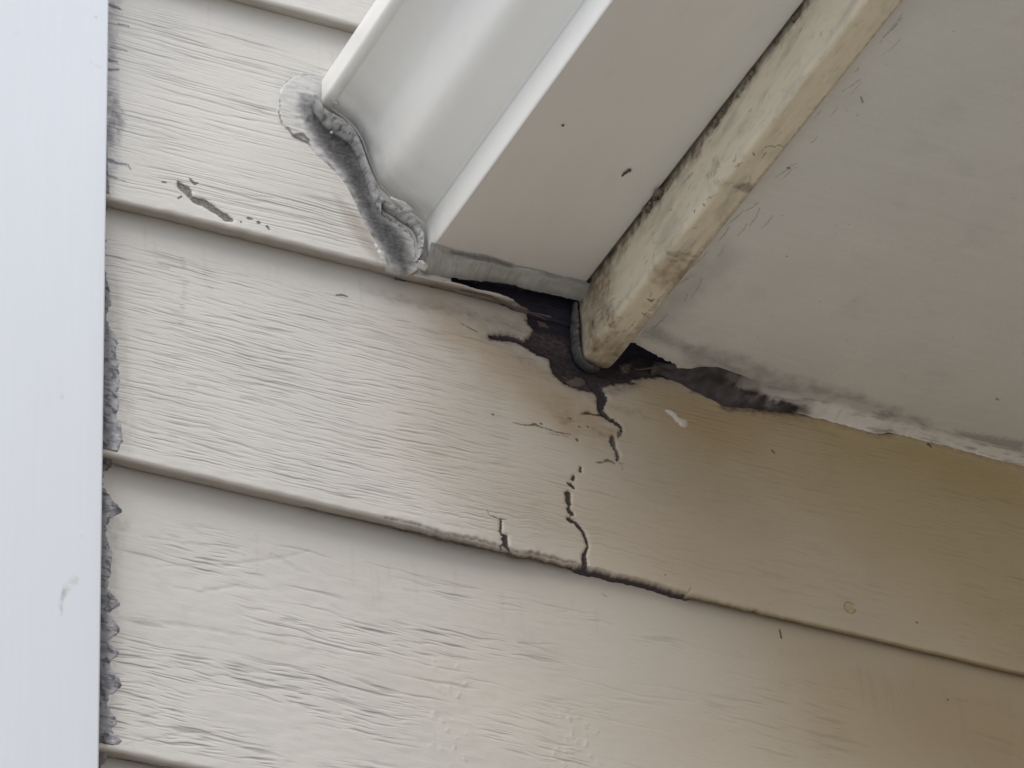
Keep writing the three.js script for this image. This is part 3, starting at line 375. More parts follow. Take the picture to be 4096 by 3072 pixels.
// ================================================================ GUTTER
const enamel = (o = {}) => new THREE.MeshPhysicalMaterial({ color: 0xffffff, vertexColors: true, roughness: 0.36, clearcoat: 0.3, clearcoatRoughness: 0.3, ...o });
const ZG0 = 9, ZG1 = 4700;
const ogee = new THREE.CatmullRomCurve3([[140.6, -61.2], [147.5, -65], [154.5, -70.3], [159.6, -78], [163, -88], [166.5, -99], [170.5, -109], [176, -115.5], [183, -120], [190, -124.4], [195, -127.6], [197.4, -129.2], [198.2, -130.4]].map((p) => new THREE.Vector3(p[0] - 3, p[1] - 6, 0)), false, 'centripetal').getPoints(46).map((p) => [p.x, p.y]);
const nose = []; for (let i = 0; i <= 12; i++) { const a = Math.PI + i / 12 * Math.PI * 0.62; nose.push([135.8 + 4.6 * Math.cos(a), -63 + 4.6 * Math.sin(a)]); }
const lipProf = [[144, -44], [138, -44], [133.4, -45], [131.6, -48], [131.2, -55], ...nose, [137.7, -67.2]];
const zList = (() => { const z = []; for (let v = ZG0; v < 460; v += v < 60 ? 1.5 : 4) z.push(v); for (let v = 460; v <= ZG1; v += 120) z.push(v); return z; })();
function sweep(prof, thick, col) {                    // sheet metal: outer skin plus an inner skin a little behind it
  const n = prof.length - 1;
  const outer = grid(zList.length - 1, n, (i, j) => [prof[j][0], prof[j][1], zList[i]], col);
  const inner = grid(zList.length - 1, n, (i, j) => { const a = prof[Math.max(0, j - 1)], b = prof[Math.min(n, j + 1)], dx = b[0] - a[0], dy = b[1] - a[1], l = Math.hypot(dx, dy) || 1; return [prof[j][0] - dy / l * thick, prof[j][1] + dx / l * thick, zList[i]]; }, col);
  return mergeGeometries([outer, inner]);
}
const WHITE = [0.885, 0.882, 0.865];
const dirtCol = (seed, amt) => (i, j, p) => { const z = p[2], n = fbm(z / 14 + seed, p[0] / 9 + p[1] / 9, 4), near = Math.exp(-(z - ZG0) / 14), d = clamp(amt * near * (0.6 + 1.2 * n), 0, 0.6) + 0.022 * fbm(z / 90, p[0] / 14 + p[1] / 12 + seed, 4) + 0.03 * sstep(0.25, 0.6, fbm(z / 26 + seed * 3, p[0] / 5 + p[1] / 5, 3)); return [WHITE[0] * (1 - d), WHITE[1] * (1 - d), WHITE[2] * (1 - d * 1.05)]; };
const gut = thing('gutter', 'white ogee profile metal rain gutter ending against the siding', 'gutter', [200, -160.5, 60]);
{
  part('top_lip', sweep(lipProf, 0.9, dirtCol(3, 0.25)), enamel(), gut);
  const front = [...ogee]; for (let i = 0; i <= 4; i++) { const a = i / 4; front.push([195.2 + 0.4 * a, -137 - 0.8 * a]); } for (const y of [-139, -144, -150, -155, -158]) front.push([195.6, y]); front.push([195.8, -159.4], [196.5, -160.3], [197.6, -160.6]);
  part('front_panel', mergeGeometries([sweep(ogee, 0.9, dirtCol(8, 0.42)), sweep(front.slice(ogee.length), 0.9, dirtCol(8, 0.42))]), enamel(), gut);
  const bot = []; for (let i = 0; i <= 26; i++) bot.push([lerp(196.3, 292.8, i / 26), -160.75 + 0.25 * Math.sin(i / 26 * Math.PI)]); bot.push([293.9, -160.2], [294.3, -159], [294.3, -126], [294.3, -36]);
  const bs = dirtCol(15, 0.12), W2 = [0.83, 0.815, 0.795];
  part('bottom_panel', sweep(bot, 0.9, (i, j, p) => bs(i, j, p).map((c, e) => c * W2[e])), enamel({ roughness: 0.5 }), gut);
  const cap = [[143, -46], [133, -48], [132, -61], [136.6, -67], ...ogee.filter((_, i) => i % 4 === 0), [195.4, -156], [197, -160.2], [294, -160.2], [294, -48]];
  const cg = shape2(cap.map((p) => [p[0], p[1]]), 1, 0); cg.translate(0, 0, ZG0 - 2);
  part('end_cap', cg, new THREE.MeshStandardMaterial({ color: new THREE.Color().setRGB(0.55, 0.55, 0.55), roughness: 0.6 }), gut);
}
// ---- sealant round the gutter end
{
  const t = thing('gutter_sealant', 'torn grey sealant smeared on the siding round the gutter end', 'sealant', [168, -120, 10]);
  // ribbons of sealant that follow the gutter profile and stand off the wall
  const curve = (P) => new THREE.CatmullRomCurve3(P.map((p) => new THREE.Vector3(p[0], p[1], 0)), false, 'centripetal');
  const ribbon = (outer, zo, inner, zi, bulge, seed, tone, label) => {
    const A = curve(outer), B = curve(inner), N = 240, K = 20;
    part('ridge', grid(N, K, (i, j) => {
      const u = i / N, v = (j - 2) / (K - 5), a = A.getPointAt(u), b = B.getPointAt(clamp(u)), vc = clamp(v), w = 0.4 * noise(u * 22 + seed, vc * 2) + 0.14 * noise(u * 70 + seed, vc * 3);
      let x = lerp(b.x, a.x, vc), y = lerp(b.y, a.y, vc), z = lerp(zi, zo, vc); const k = Math.sin(Math.PI * vc) * bulge * (1 + 0.5 * noise(u * 9 + seed, 4)) + w * 0.8 + 0.9 * noise(u * 13 + seed, vc * 1.6);
      x -= 0.42 * k; y -= 0.5 * k; z += 0.76 * k;
      if (v < 0) { z -= 5 * -v * 8; x += 2 * -v * 8; }                                            // root in the wall
      if (v > 1) { const q = (v - 1) * (K - 5); x += 0.5 * Math.min(q, 1); y += 0.5 * Math.min(q, 1); z += 0.25 - 3.2 * Math.max(0, q - 0.6); }   // thin rolled edge, then back
      return [x, y, z];
    }, (i, j, p) => { const v = clamp((j - 2) / (K - 5)), n = fbm(p[0] / 4 + seed, p[1] / 4 + p[2] / 3, 4); let c = tone + 0.08 + 0.16 * n - 0.20 * sstep(0.08, 0.45, fbm(p[0] / 2.6, p[1] / 2.6 + 60 + seed, 3)); c *= lerp(0.62, 1, sstep(0, 0.35, v)); c = lerp(c, 0.62, sstep(0.93, 0.99, v) * sstep(-0.15, 0.25, noise(i / 14, seed))); return [c, c * 0.985, c * 0.995]; }), new THREE.MeshPhysicalMaterial({ vertexColors: true, roughness: 0.48, clearcoat: 0.1 }), t, label);  // pale outer rim is an edge highlight painted into the vertex colours
  };
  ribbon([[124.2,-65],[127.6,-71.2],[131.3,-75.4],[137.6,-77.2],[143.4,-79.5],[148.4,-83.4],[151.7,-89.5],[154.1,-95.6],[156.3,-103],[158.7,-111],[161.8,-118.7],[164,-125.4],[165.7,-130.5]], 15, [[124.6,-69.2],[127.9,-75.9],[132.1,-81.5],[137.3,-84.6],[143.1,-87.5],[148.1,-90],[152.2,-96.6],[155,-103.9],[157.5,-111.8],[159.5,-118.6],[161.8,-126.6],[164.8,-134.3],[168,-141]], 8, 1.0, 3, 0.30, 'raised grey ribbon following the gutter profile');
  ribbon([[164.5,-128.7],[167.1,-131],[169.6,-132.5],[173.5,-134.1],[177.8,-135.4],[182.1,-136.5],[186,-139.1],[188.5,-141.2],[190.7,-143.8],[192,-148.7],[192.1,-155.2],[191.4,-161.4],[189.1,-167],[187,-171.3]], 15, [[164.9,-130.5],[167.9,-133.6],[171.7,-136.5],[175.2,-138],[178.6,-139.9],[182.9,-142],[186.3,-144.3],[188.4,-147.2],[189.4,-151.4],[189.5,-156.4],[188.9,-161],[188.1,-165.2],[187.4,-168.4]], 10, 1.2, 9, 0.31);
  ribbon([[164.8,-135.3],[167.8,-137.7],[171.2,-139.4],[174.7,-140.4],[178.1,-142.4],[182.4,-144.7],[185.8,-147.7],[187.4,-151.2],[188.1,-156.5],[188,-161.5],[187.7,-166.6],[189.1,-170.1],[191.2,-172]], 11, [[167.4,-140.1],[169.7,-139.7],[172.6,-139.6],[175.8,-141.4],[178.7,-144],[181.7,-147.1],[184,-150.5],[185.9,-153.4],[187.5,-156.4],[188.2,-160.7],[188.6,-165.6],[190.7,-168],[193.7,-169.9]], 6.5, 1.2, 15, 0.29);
  // smear spread on the board face
  const P = [[141.5,136.9],[132.9,138.1],[123.3,137.6],[115.6,132.4],[108.9,123.6],[106.3,116.1],[105.1,99.9],[106.2,92.4],[110.8,88.7],[113.8,83.7],[122.2,81.9],[128.2,75.3],[135.4,69.1],[143,61.8],[148.4,52.5],[153.1,41.1],[157.3,29.6],[163.1,18.6],[167.9,9.3],[172.1,-4.6],[182.6,-4.5],[189.2,2.4],[193.4,21.5],[188,39.1],[174.3,41.3],[168.4,49.7],[163.6,61.2],[159.9,73],[156.4,87.5],[152.6,99.5],[144.3,104.7],[142.7,116],[143.4,132.2]];
  const inner = [[117.5,120.4],[122.1,120.8],[126.8,121.2],[129.7,121.5],[132.4,116.6],[135.2,112],[143.6,105.8],[152.1,101.3],[157.7,96],[157.2,85.1],[142.6,84],[134.3,92],[128.8,99.2],[121.5,96.9],[118.6,103.1],[116.5,109.6]];
  const dark = [[126.5,112.1],[131.4,101.9],[138.7,96.3],[149,90.4],[153.9,81.5],[157.6,69.7],[161.2,55.2],[164.9,43.5],[168.7,35.7],[176.9,30.5],[182.8,20.8],[184.1,6],[180.7,-0.2],[173.4,4],[167.7,14.9],[159.9,29.2],[154.2,41.5],[149.6,56.8],[144.8,66.9],[136.7,74.8],[129.7,84.3],[125.8,93.5],[123.5,103.3]];
  const crease = [[115.6,132.2,1.1],[118.7,136.1,2.3],[125.7,137.7,3.4],[131.6,138.9,2.9],[137.5,138.6,1.7],[140.9,136.8,0.6]], crease2 = [[106,105.9,0.5],[105.2,99.9,0.8],[105.9,95.1,1.4],[106.9,92.3,0.6]], crease3 = [[106.6,121.9,1.7],[110.8,126.9,1.7],[115.1,132,1.1]], crease4 = [[113.3,84.7,1.7],[119.7,86.7,2.9],[123.6,83.7,1.7]];
  const ax = 100, bx = 212, ay = -8, by = 146, nx = 150, ny = 200;
  const F = (x, v) => { const d = -polyDist(P, x, v) + 0.9 * fbm(x / 4, v / 4, 3); const q = -polyDist(inner, x, v), k = sstep(-2, 3, q); let h = d > 0 ? 0.25 + 0.6 * (1 - Math.exp(-d * 2)) + k * 0.9 + 0.5 * grain(1, x, v) + 0.28 * noise(x / 14, v / 2.6) * (1 - 0.5 * k) + 0.5 * k * noise(x / 6, v / 6) + 0.35 * k * fbm(x / 2.2, v / 2.2, 3) : d * 0.5; h -= 0.5 * (1 - sstep(-0.6, 0.6, lineDist(crease, x, v))) ; return Math.max(-2.5, h); };
  const g = grid(nx, ny, (i, j) => { const x = lerp(ax, bx, i / nx), v = lerp(ay, by, j / ny), b = baseAt(1, v), h = F(x, v); return [x, b[0] + b[2] * h, b[1] + b[3] * h]; }, (i, j) => {
    const x = lerp(ax, bx, i / nx), v = lerp(ay, by, j / ny), k = sstep(-2.5, 3, -polyDist(inner, x, v) + 2 * fbm(x / 5, v / 4, 3)), dk = sstep(-6.0, 1.5, -polyDist(dark, x, v) + 2.5 * fbm(x / 5 + 7, v / 5, 3)), n = fbm(x / 5 + 2, v / 3 + 8, 4), n2 = noise(x / 16, v / 2.2);
    let c = 0.57 + 0.04 * n - 0.26 * sstep(0.0, 0.55, n2) * sstep(-0.2, 0.3, n); c = lerp(c, 0.20 + 0.10 * n, k * 0.8); const core = sstep(-1, 5, -polyDist(dark, x, v) + 4 * fbm(x / 6 + 31, v / 9, 3)); c = lerp(c, lerp(0.15, 0.045, core) + 0.09 * fbm(x / 2.6 + 4, v / 1.8, 3), dk * 0.9);
    const e = -polyDist(P, x, v); c = lerp(c, 0.13, 0.85 * (1 - sstep(0.2, 1.0, Math.abs(e - 0.4 + 0.6 * n))) * sstep(-0.1, 0.25, fbm(x / 9 + 5, v / 9, 2)));
    for (const L of [crease, crease2, crease3, crease4]) c = lerp(c, 0.13 + 0.05 * n, 0.92 * (1 - sstep(-0.4, 0.4, lineDist(L, x, v) + 0.4 * n)));
    return [c, c * 0.985, c * (0.955 + 0.07 * Math.max(dk, k))];
  });
  part('smear', g, new THREE.MeshStandardMaterial({ vertexColors: true, roughness: 0.62 }), t, 'thin grey sealant smear spread over the board face');
  // crumbs of paler sealant
  const M = new THREE.MeshStandardMaterial({ color: new THREE.Color().setRGB(0.62, 0.61, 0.6), roughness: 0.6 }), r = rng(9);
  const crumb = (P, z, s) => { const g = new THREE.IcosahedronGeometry(1, 3), a = g.attributes.position; for (let i = 0; i < a.count; i++) { const k = 1 + 0.35 * noise(a.getX(i) * 1.7 + P[0], a.getY(i) * 1.7 + a.getZ(i)); a.setXYZ(i, a.getX(i) * s[0] * k, a.getY(i) * s[1] * k, a.getZ(i) * s[2] * k); } g.rotateZ(s[3] ?? 0); g.translate(P[0], P[1], z); g.computeVertexNormals(); part('crumb', g, M, t); };
  crumb([[191.6,-170.9]][0], 12, [4.2, 2.6, 3, -0.4]); crumb([[167.5,-169.4]][0], 10, [2.4, 4.4, 1.0, 0.5]); crumb([[164.2,-163.9]][0], 10, [1.1, 3.4, 0.9, 0.5]); crumb([[178.3,-132.2]][0], 15, [8.2, 2.1, 2.2, -0.42]); crumb([[181.7,-134.2]][0], 15, [3, 2.2, 2, -0.3]); crumb([[136.9,-67.7]][0], 15, [3.2, 1.4, 1.6, -0.4]); crumb([[137.1,-86.1]][0], 9, [1, 0.9, 1, 0]);
  
}
// sealant strip under the gutter end
{
  const lo = [[183.7,-169.1],[189.4,-172.1],[194,-173.7],[205,-172.9],[219.5,-171.4],[234.1,-168.5],[248.8,-166.1],[252.3,-165.9],[260.5,-166.9],[272.3,-166.2],[290.7,-165.6],[295.9,-165.5]], hi = [[190.1,-166.1],[194.8,-163.4],[204,-163.7],[212.1,-164.4],[223.8,-163],[237.9,-159.3],[247.2,-159.6],[257.8,-159.5],[273.7,-158.6],[289.1,-158.9],[296.1,-158.9]];
  const t = thing('caulk_strip', 'grey caulk strip along the wall end of the gutter underside', 'caulk', [250, -158, 10]);
  const N = 150, K = 12;
  part('bead', grid(N, K, (i, j) => {
    const x = lerp(193, 297, i / N), yl = interp(lo, x) + 0.5 * noise(x / 4, 2), v = j / K, y = lerp(yl, -160.9, v), zz = lerp(9.5, 22 + 2 * noise(x / 20, 4), v) + 2.2 * Math.sin(v * Math.PI) + 0.5 * noise(x / 6, v * 4) + 0.5 * noise(x / 2, v * 3); return [x, y + (v > 0.95 ? -0.2 : 0), zz];
  }, (i, j, p) => { const v = j / K, n = fbm(p[0] / 12, v * 3, 3); let c = 0.40 + 0.10 * n; const gap = 0.75 * sstep(0.70, 0.8, v + 0.12 * n) * (1 - sstep(0.93, 1, v)) * clamp(sstep(203, 210, p[0]) * (1 - sstep(244, 250, p[0])) + 0.5 * sstep(262, 268, p[0])); c = lerp(c, 0.10, gap); c *= 1 - 0.25 * sstep(0.3, 0, v); return [c, c * 0.985, c * 0.955]; }), new THREE.MeshStandardMaterial({ vertexColors: true, roughness: 0.65 }), t);
}

// ================================================================ FASCIA BOARD
{
  const t = thing('fascia_board', 'cream painted wooden fascia board with scuffed rounded lower edge beside the gutter', 'fascia', [306, -205.5, 60]);
  const r = 3.8, xf = 296.3, xb = 316.2, yb = -205.5, prof = []; // arc length runs down the front, round the corner, along the bottom
  for (let i = 0; i <= 24; i++) prof.push([xf, lerp(-128, yb + r, i / 24)]); for (let i = 1; i <= 8; i++) { const a = i / 8 * Math.PI / 2; prof.push([xf + r - r * Math.cos(a), yb + r - r * Math.sin(a)]); } for (let i = 1; i <= 10; i++) prof.push([lerp(xf + r, xb - 1, i / 10), yb]); prof.push([xb - 0.3, yb + 0.4], [xb, yb + 1.2], [xb, yb + 8]);
  const arc = [0]; for (let i = 1; i < prof.length; i++) arc.push(arc[i - 1] + Math.hypot(prof[i][0] - prof[i - 1][0], prof[i][1] - prof[i - 1][1]));
  const A = arc[arc.length - 1], s = new Skin(0, 460, 0, A, 2048, 512);
  const aF = (y) => -128 - y, aB = (x) => (-128 - (yb + r)) + r * Math.PI / 2 + (x - (xf + r));
  s.fill((z, a) => { const n = fbm(z / 40, a / 10, 4), g = noise(z / 30, a / 1.4), k = 1 + 0.05 * n + 0.03 * g - 0.22 * sstep(-0.05, 0.55, fbm(z / 48 + 9, a / 13, 4)) - 0.10 * sstep(0.15, 0.5, fbm(z / 9, a / 5 + 30, 3)), bottom = sstep(aB(xf + r) - 6, aB(xf + r) + 2, a); const b = lerp(1, 0.93, bottom); return [0.77 * k * b, 0.70 * k * b, 0.56 * k * b * lerp(1, 0.97, bottom), 0.05 * g + 0.08 * n + 0.03 * noise(z / 3, a / 2)]; });
  const fr = (L) => L.map((p) => [p[0], aF(p[1]), p[2] ?? 0]), bt = (L) => L.map((p) => [p[1], aB(p[0]), p[2] ?? 0]);
  // grime along the top of the visible face, brown rot at the end, scuffs and scratches
  s.mark({ poly: [[-5, aF(-150)], [470, aF(-150)], [470, aF(-165)], [300, aF(-167)], [200, aF(-165)], [150, aF(-170)], [90, aF(-167)], [40, aF(-169)], [-5, aF(-172)]], color: S(104, 90, 72), soft: 5, rough: 4, rs: 8, op: 0.62, mottle: 0.9, ms: 9 });
  for (const P of [fr([[16.5,-160.7],[26.4,-160.9],[43.1,-164.7],[49.4,-174.5],[46.2,-181.5],[33.8,-183.4],[24.4,-179.6],[16.6,-171.5]]), fr([[34.7,-186.7],[47.4,-192.9],[50.7,-207.6],[41,-207.5],[32.6,-195.1]]), fr([[16.7,-183.5],[26,-188.6],[24.2,-205.8],[16.6,-208.5],[15.3,-196.4]])]) s.mark({ poly: P, color: S(132, 108, 78), color2: S(104, 84, 62), ms: 4, soft: 3, rough: 2.6, op: 0.8, mottle: 0.9 });
  for (const P of [bt([[295.3,100.6],[303.6,113.2],[317,109.4],[320.2,99.6],[319,87.9],[309.7,87.9],[298.9,90.9]]), bt([[312.8,100.3],[316.8,107.5],[320.7,96.1],[319.5,89.1]])]) s.mark({ poly: P, color: S(140, 108, 70), color2: S(112, 90, 60), soft: 4.5, rough: 3, rs: 5, op: 0.75, mottle: 0.6, ms: 6 });
  for (const P of [bt([[295.5,23.5],[299.4,38.4],[305.1,38.8],[303.1,24.6],[300.1,13.8]]), bt([[295.7,117.3],[307.4,123],[316.5,122.1],[312.3,113],[301.5,111.4]]), bt([[309,17.4],[312.5,24.6],[315.9,20.2],[314.1,11.7]])]) s.mark({ poly: P, color: S(118, 98, 70), soft: 2.5, rough: 2.4, op: 0.7, mottle: 0.9 });
  s.mark({ poly: bt([[304.8,186.2],[307.1,190.7],[311.8,192.7],[317.3,188.7],[316.5,185.7],[310.5,184.1]]), color: S(112, 100, 92), soft: 1.6, rough: 1, op: 0.6 });
  for (const P of [fr([[179,-182],[186.3,-187.4],[187.6,-194.8],[179.5,-196],[170.9,-191.7],[168.1,-187.1],[177,-189]]), fr([[154.6,-157.4],[168.1,-168.8],[166.5,-172.8],[155.8,-165.6]]), fr([[178.1,-198.2],[189.6,-205.3],[188.8,-211.2],[180.7,-204]])]) s.mark({ poly: P, color: S(140, 128, 112), soft: 1.8, rough: 2.2, op: 0.6, mottle: 0.9, ms: 3, dent: 0.1 });
  for (const [L, c] of [[bt([[305,225,0.6],[307.2,227.2,0.7],[309.6,226.9,0.7],[311,229.7,0.5],[314.3,228.8,0.3]]), 96], [bt([[300.6,218,0.8],[303,215.5,0.6]]), 88], [bt([[307.4,220.3,0.6],[307.5,215.6,0.5]]), 100], [bt([[306.3,73.4,1.1],[309,72.6,1.7],[309.5,74.7,0.8]]), 92], [bt([[309.4,60,0.7],[311.1,58.9,0.8],[311.4,61.8,0.5]]), 96], [bt([[312.9,67.6,0.8]]), 100], [fr([[43.8,-198.9,0.7],[42.9,-201,0.6]]), 100], [fr([[22.2,-189.3,1.5],[22.9,-194.4,0.9]]), 92], [fr([[183.9,-184,1.1]]), 120], [fr([[163.6,-204.6,1.4]]), 128], [fr([[154.2,-202.3,1.5]]), 130], [fr([[171,-204.4,1.4]]), 132], [bt([[291,42.6,0.8],[298.2,39.8,0.6]]), 104]]) s.mark({ line: L, color: S(c, c * 0.9, c * 0.78), soft: 0.5, rough: 0.5, op: 0.8, dent: 0.2 });
  for (const P of [fr([[170.8,-192.9],[176.9,-198.7],[177,-206.5],[171.7,-203.9],[170.2,-197.7]]), fr([[27.6,-196.3],[36.6,-203.2],[26.9,-203],[22.4,-199.3]])]) s.mark({ poly: P, color: S(205, 196, 180), soft: 1.6, rough: 1.5, op: 0.5 });
  s.mark({ line: [[-5, aB(313), 6], [110, aB(314.4), 4], [200, aB(315.3), 2.4], [460, aB(315.6), 2]], color: S(120, 104, 92), soft: 1, rough: 1, rs: 5, op: 0.6, mottle: 0.7 });
  s.mark({ poly: [[-5, 30], [470, 30], [470, aF(-163)], [330, aF(-165)], [250, aF(-162.5)], [160, aF(-166)], [60, aF(-164)], [-5, aF(-168)]], color: S(62, 54, 46), soft: 1.8, rough: 2.6, rs: 5, ry: 0.6, op: 0.8, mottle: 1.0, ms: 7 });
  { const r = rng(41); for (let i = 0; i < 46; i++) { const z = 4 + r() * r() * 380, a = 38 + r() * 60, l = 2 + r() * 9; s.mark({ line: [[z, a, 0.4], [z + l * 0.5, a + (r() - 0.5) * 3, 0.5 + r() * 1.3], [z + l, a + (r() - 0.5) * 5, 0.3]], color: S(112, 98, 78), soft: 0.7, rough: 1.0, op: 0.25 + 0.35 * r() }); } }
  s.mark({ poly: [[-5, 36], [70, 36], [46, 60], [30, 100], [-5, 104]], color: S(150, 128, 96), soft: 12, rough: 6, rs: 12, op: 0.55, mottle: 0.9, ms: 7 });
  const nz = 330;
  part('board', grid(nz, prof.length - 1, (i, j) => { const z = i / nz < 0.7 ? lerp(-1.5, 460, i / nz / 0.7) : lerp(460, 4700, (i / nz - 0.7) / 0.3), w = 0.35 * fbm(z / 26, j / 5, 3) + (Math.abs(j - 28) < 6 ? 0.35 * noise(z / 9, 2) : 0), e = Math.exp(-(z - 2.5) / 5) * 1.6; return [prof[j][0] - w * (j < 26 ? 1 : 0) + e * (j < 28 ? 1 : 0) * 0.8, prof[j][1] + w * (j >= 26 && j < 43 ? 1 : 0) + e * (j >= 28 ? 1 : 0), z, z / 460, arc[j] / A]; }), s.material({ roughness: 0.6 }), t);
  part('back_face', box(297.2, 315.8, -196, 40, 4.5, 4700), new THREE.MeshStandardMaterial({ color: new THREE.Color().setRGB(0.3, 0.25, 0.19), roughness: 0.9 }), t);
}
// bluish caulk left round the wall end of the fascia
{
  const t = thing('end_caulk', 'dirty caulk bead round the wall end of the fascia board', 'caulk', [305, -199, 4]);
  const c = new THREE.CatmullRomCurve3([[295, -163], [294.3, -174], [293.8, -188], [294.4, -199], [296.5, -205], [299.5, -208], [304, -209], [308, -208.6]].map((p) => new THREE.Vector3(p[0], p[1], 0)), false, 'centripetal');
  part('bead', grid(140, 16, (i, j) => { const u = i / 140, p = c.getPointAt(u), tg = c.getTangentAt(u), a = j / 16 * Math.PI * 2, r = (2.0 + 0.6 * noise(u * 16, 2)) * Math.pow(Math.sin(Math.PI * clamp(0.03 + u * 0.94)), 0.3); return [p.x + tg.y * Math.cos(a) * r + 0.3 * noise(u * 40, a), p.y - tg.x * Math.cos(a) * r, 3.5 + Math.sin(a) * r * 2.2 + 0.6 * noise(u * 12, a)]; }, (i, j, p) => { const n = fbm(p[0] / 3, p[1] / 5 + p[2] / 3, 4), k = sstep(-172, -160, p[1]); let v = lerp(0.13 + 0.09 * n, 0.05, Math.max(k * 0.8, sstep(-198, -207, p[1]) * 0.85)); v = lerp(v, 0.06, 0.7 * sstep(0.1, 0.45, fbm(p[0] / 2 + 5, p[1] / 4, 3))); return [v, v * 0.97, v * 0.97]; }), new THREE.MeshStandardMaterial({ vertexColors: true, roughness: 0.6 }), t);
}

// ================================================================ SOFFIT
{
  const t = thing('soffit', 'smooth grey painted soffit boards meeting the stained siding', 'soffit', [500, -197, 400]);
  const s = new Skin(314, 760, 0, 440, 1024, 1024);
  s.fill((x, z) => { const n = fbm(x / 60, z / 60, 3), k = 1 + 0.05 * n + 0.018 * noise(x / 90, z / 4) + 0.022 * fbm(x / 3, z / 3, 2) - 0.05 * sstep(0.2, 0.6, fbm(x / 34 + 4, z / 26, 4)); return [0.70 * k, 0.705 * k, 0.685 * k, 0.10 * noise(x / 26, z / 5) + 0.07 * noise(x / 7, z / 5) + 0.05 * noise(x / 2.5, z / 2.5)]; });
  s.mark({ poly: [[324.4,28.3],[332.9,27.9],[348.9,26.7],[365,24.5],[383.7,21.4],[395.7,21.4],[382.5,23.9],[363.3,27.7],[345.3,33.9],[327.2,41.9]], color: S(118, 122, 124), soft: 5, rough: 3, op: 0.5 });
  s.mark({ poly: [[349.7,34.5],[385.3,34.6],[425,27.3],[461.3,27.3],[481.5,23.7],[521,18.7],[525.1,11.3],[471.7,7.7],[435.1,7.8],[397.6,10.3],[360.5,12.8]], color: S(98, 98, 100), soft: 5, rough: 4, rs: 9, op: 0.6, mottle: 0.6, ms: 10 });
  s.mark({ poly: [[541.6,15],[586.2,20.9],[593.2,8.5],[571.8,4.4],[550.9,6.6]], color: S(120, 116, 122), soft: 3, rough: 3, op: 0.5 });
  s.mark({ poly: [[320.1,63],[322.2,88.3],[328.5,104.9],[331.1,124.4],[339.2,118.5],[341.1,91.4],[337.3,75.7],[334.3,46.1],[327.7,35.7],[322.5,36.5]], color: S(118, 118, 120), soft: 16, rough: 8, rs: 14, op: 0.35 });
  for (const [L, c, o] of [[[[330.5,204.2,1.7],[331.6,203.8,1.1]], 96, 0.8], [[[334.5,205.8,0.7]], 110, 0.7], [[[339,275.6,0.8],[342.2,271.8,1]], 96, 0.8], [[[344.8,260.4,1.1]], 112, 0.7], [[[315.2,349.5,0.6]], 110, 0.6], [[[549.1,53.4,1.5],[550.7,52.5,1]], 88, 0.8], [[[494.2,98.2,0.8]], 110, 0.5], [[[367.7,130.5,1]], 104, 0.7], [[[423.8,107.1,1.2]], 116, 0.5], [[[359.3,344.8,0.9]], 112, 0.6], [[[339,305.3,0.8]], 116, 0.5], [[[333,286.8,0.3],[332.8,275.6,0.3]], 112, 0.5], [[[335.6,327.4,0.5],[335.1,318.8,0.3],[332.5,311,0.3]], 116, 0.45], [[[327.6,339,0.3],[326.5,328.6,0.3],[326.9,320.4,0.3]], 116, 0.45]]) s.mark({ line: L, color: S(c, c, c), soft: 0.5, rough: 0.4, op: o });
  const r = rng(12); for (let i = 0; i < 60; i++) { const x = 325 + r() * 420, z = 12 + r() * 420; s.mark({ line: [[x, z, 0.5 + r() * 0.5]], color: S(105, 102, 98), soft: 0.4, rough: 0.3, op: 0.25 + 0.3 * r() }); }
  for (let i = 0; i < 26; i++) { const z = 25 + r() * 330, x = 323.5 + r() * r() * 26, l = 5 + r() * 16, k = 0.15 - r() * 0.5; s.mark({ line: [[x, z, 0.4], [x + k * l * 0.5 + r(), z - l * 0.5, 0.7], [x + k * l, z - l, 0.3]], color: S(100, 102, 108), soft: 0.5, rough: 0.5, op: 0.3 + 0.25 * r(), dent: 0.1 }); }
  const gapE = [[300, 24], [322, 21], [332, 18], [342, 15], [352, 12], [362, 8], [374, 5], [396, 3], [445, 2], [480, 1.5], [800, 1.5]], nx = 300, nzz = 150;
  const M = s.material({ roughness: 0.55 });
  part('panel', grid(nx, nzz, (i, j) => { const x = lerp(314, 760, i / nx), z0 = interp(gapE, x) + (1.2 * fbm(x / 9, 3, 4) + 1.6 * noise(x / 3.1, 8)) * (1 - sstep(380, 420, x)) + 0.6 * fbm(x / 7, 3, 3), z = z0 + (440 - z0) * Math.pow(j / nzz, 1.4), roll = j < 6 ? (6 - j) * 0.12 : 0; return [x, -197 + 0.3 * noise(x / 150, z / 150) + roll, z, (x - 314) / 446, z / 440]; }), M, t);
  const plain = new THREE.MeshStandardMaterial({ color: new THREE.Color().setRGB(0.71, 0.70, 0.685), roughness: 0.6 });
  part('panel', box(316.5, 760, -191, -185, 36, 440), plain, t); 
  part('panel', box(761.5, 3400, -197, -188, 2, 1220), plain, t);
  part('panel', box(316.5, 760, -197, -188, 441.5, 1220), plain, t);
  part('panel', box(316.5, 3400, -197, -188, 1221.5, 4700), plain, t);  // unseen run, lengthened to cut light reaching the right-hand siding
}
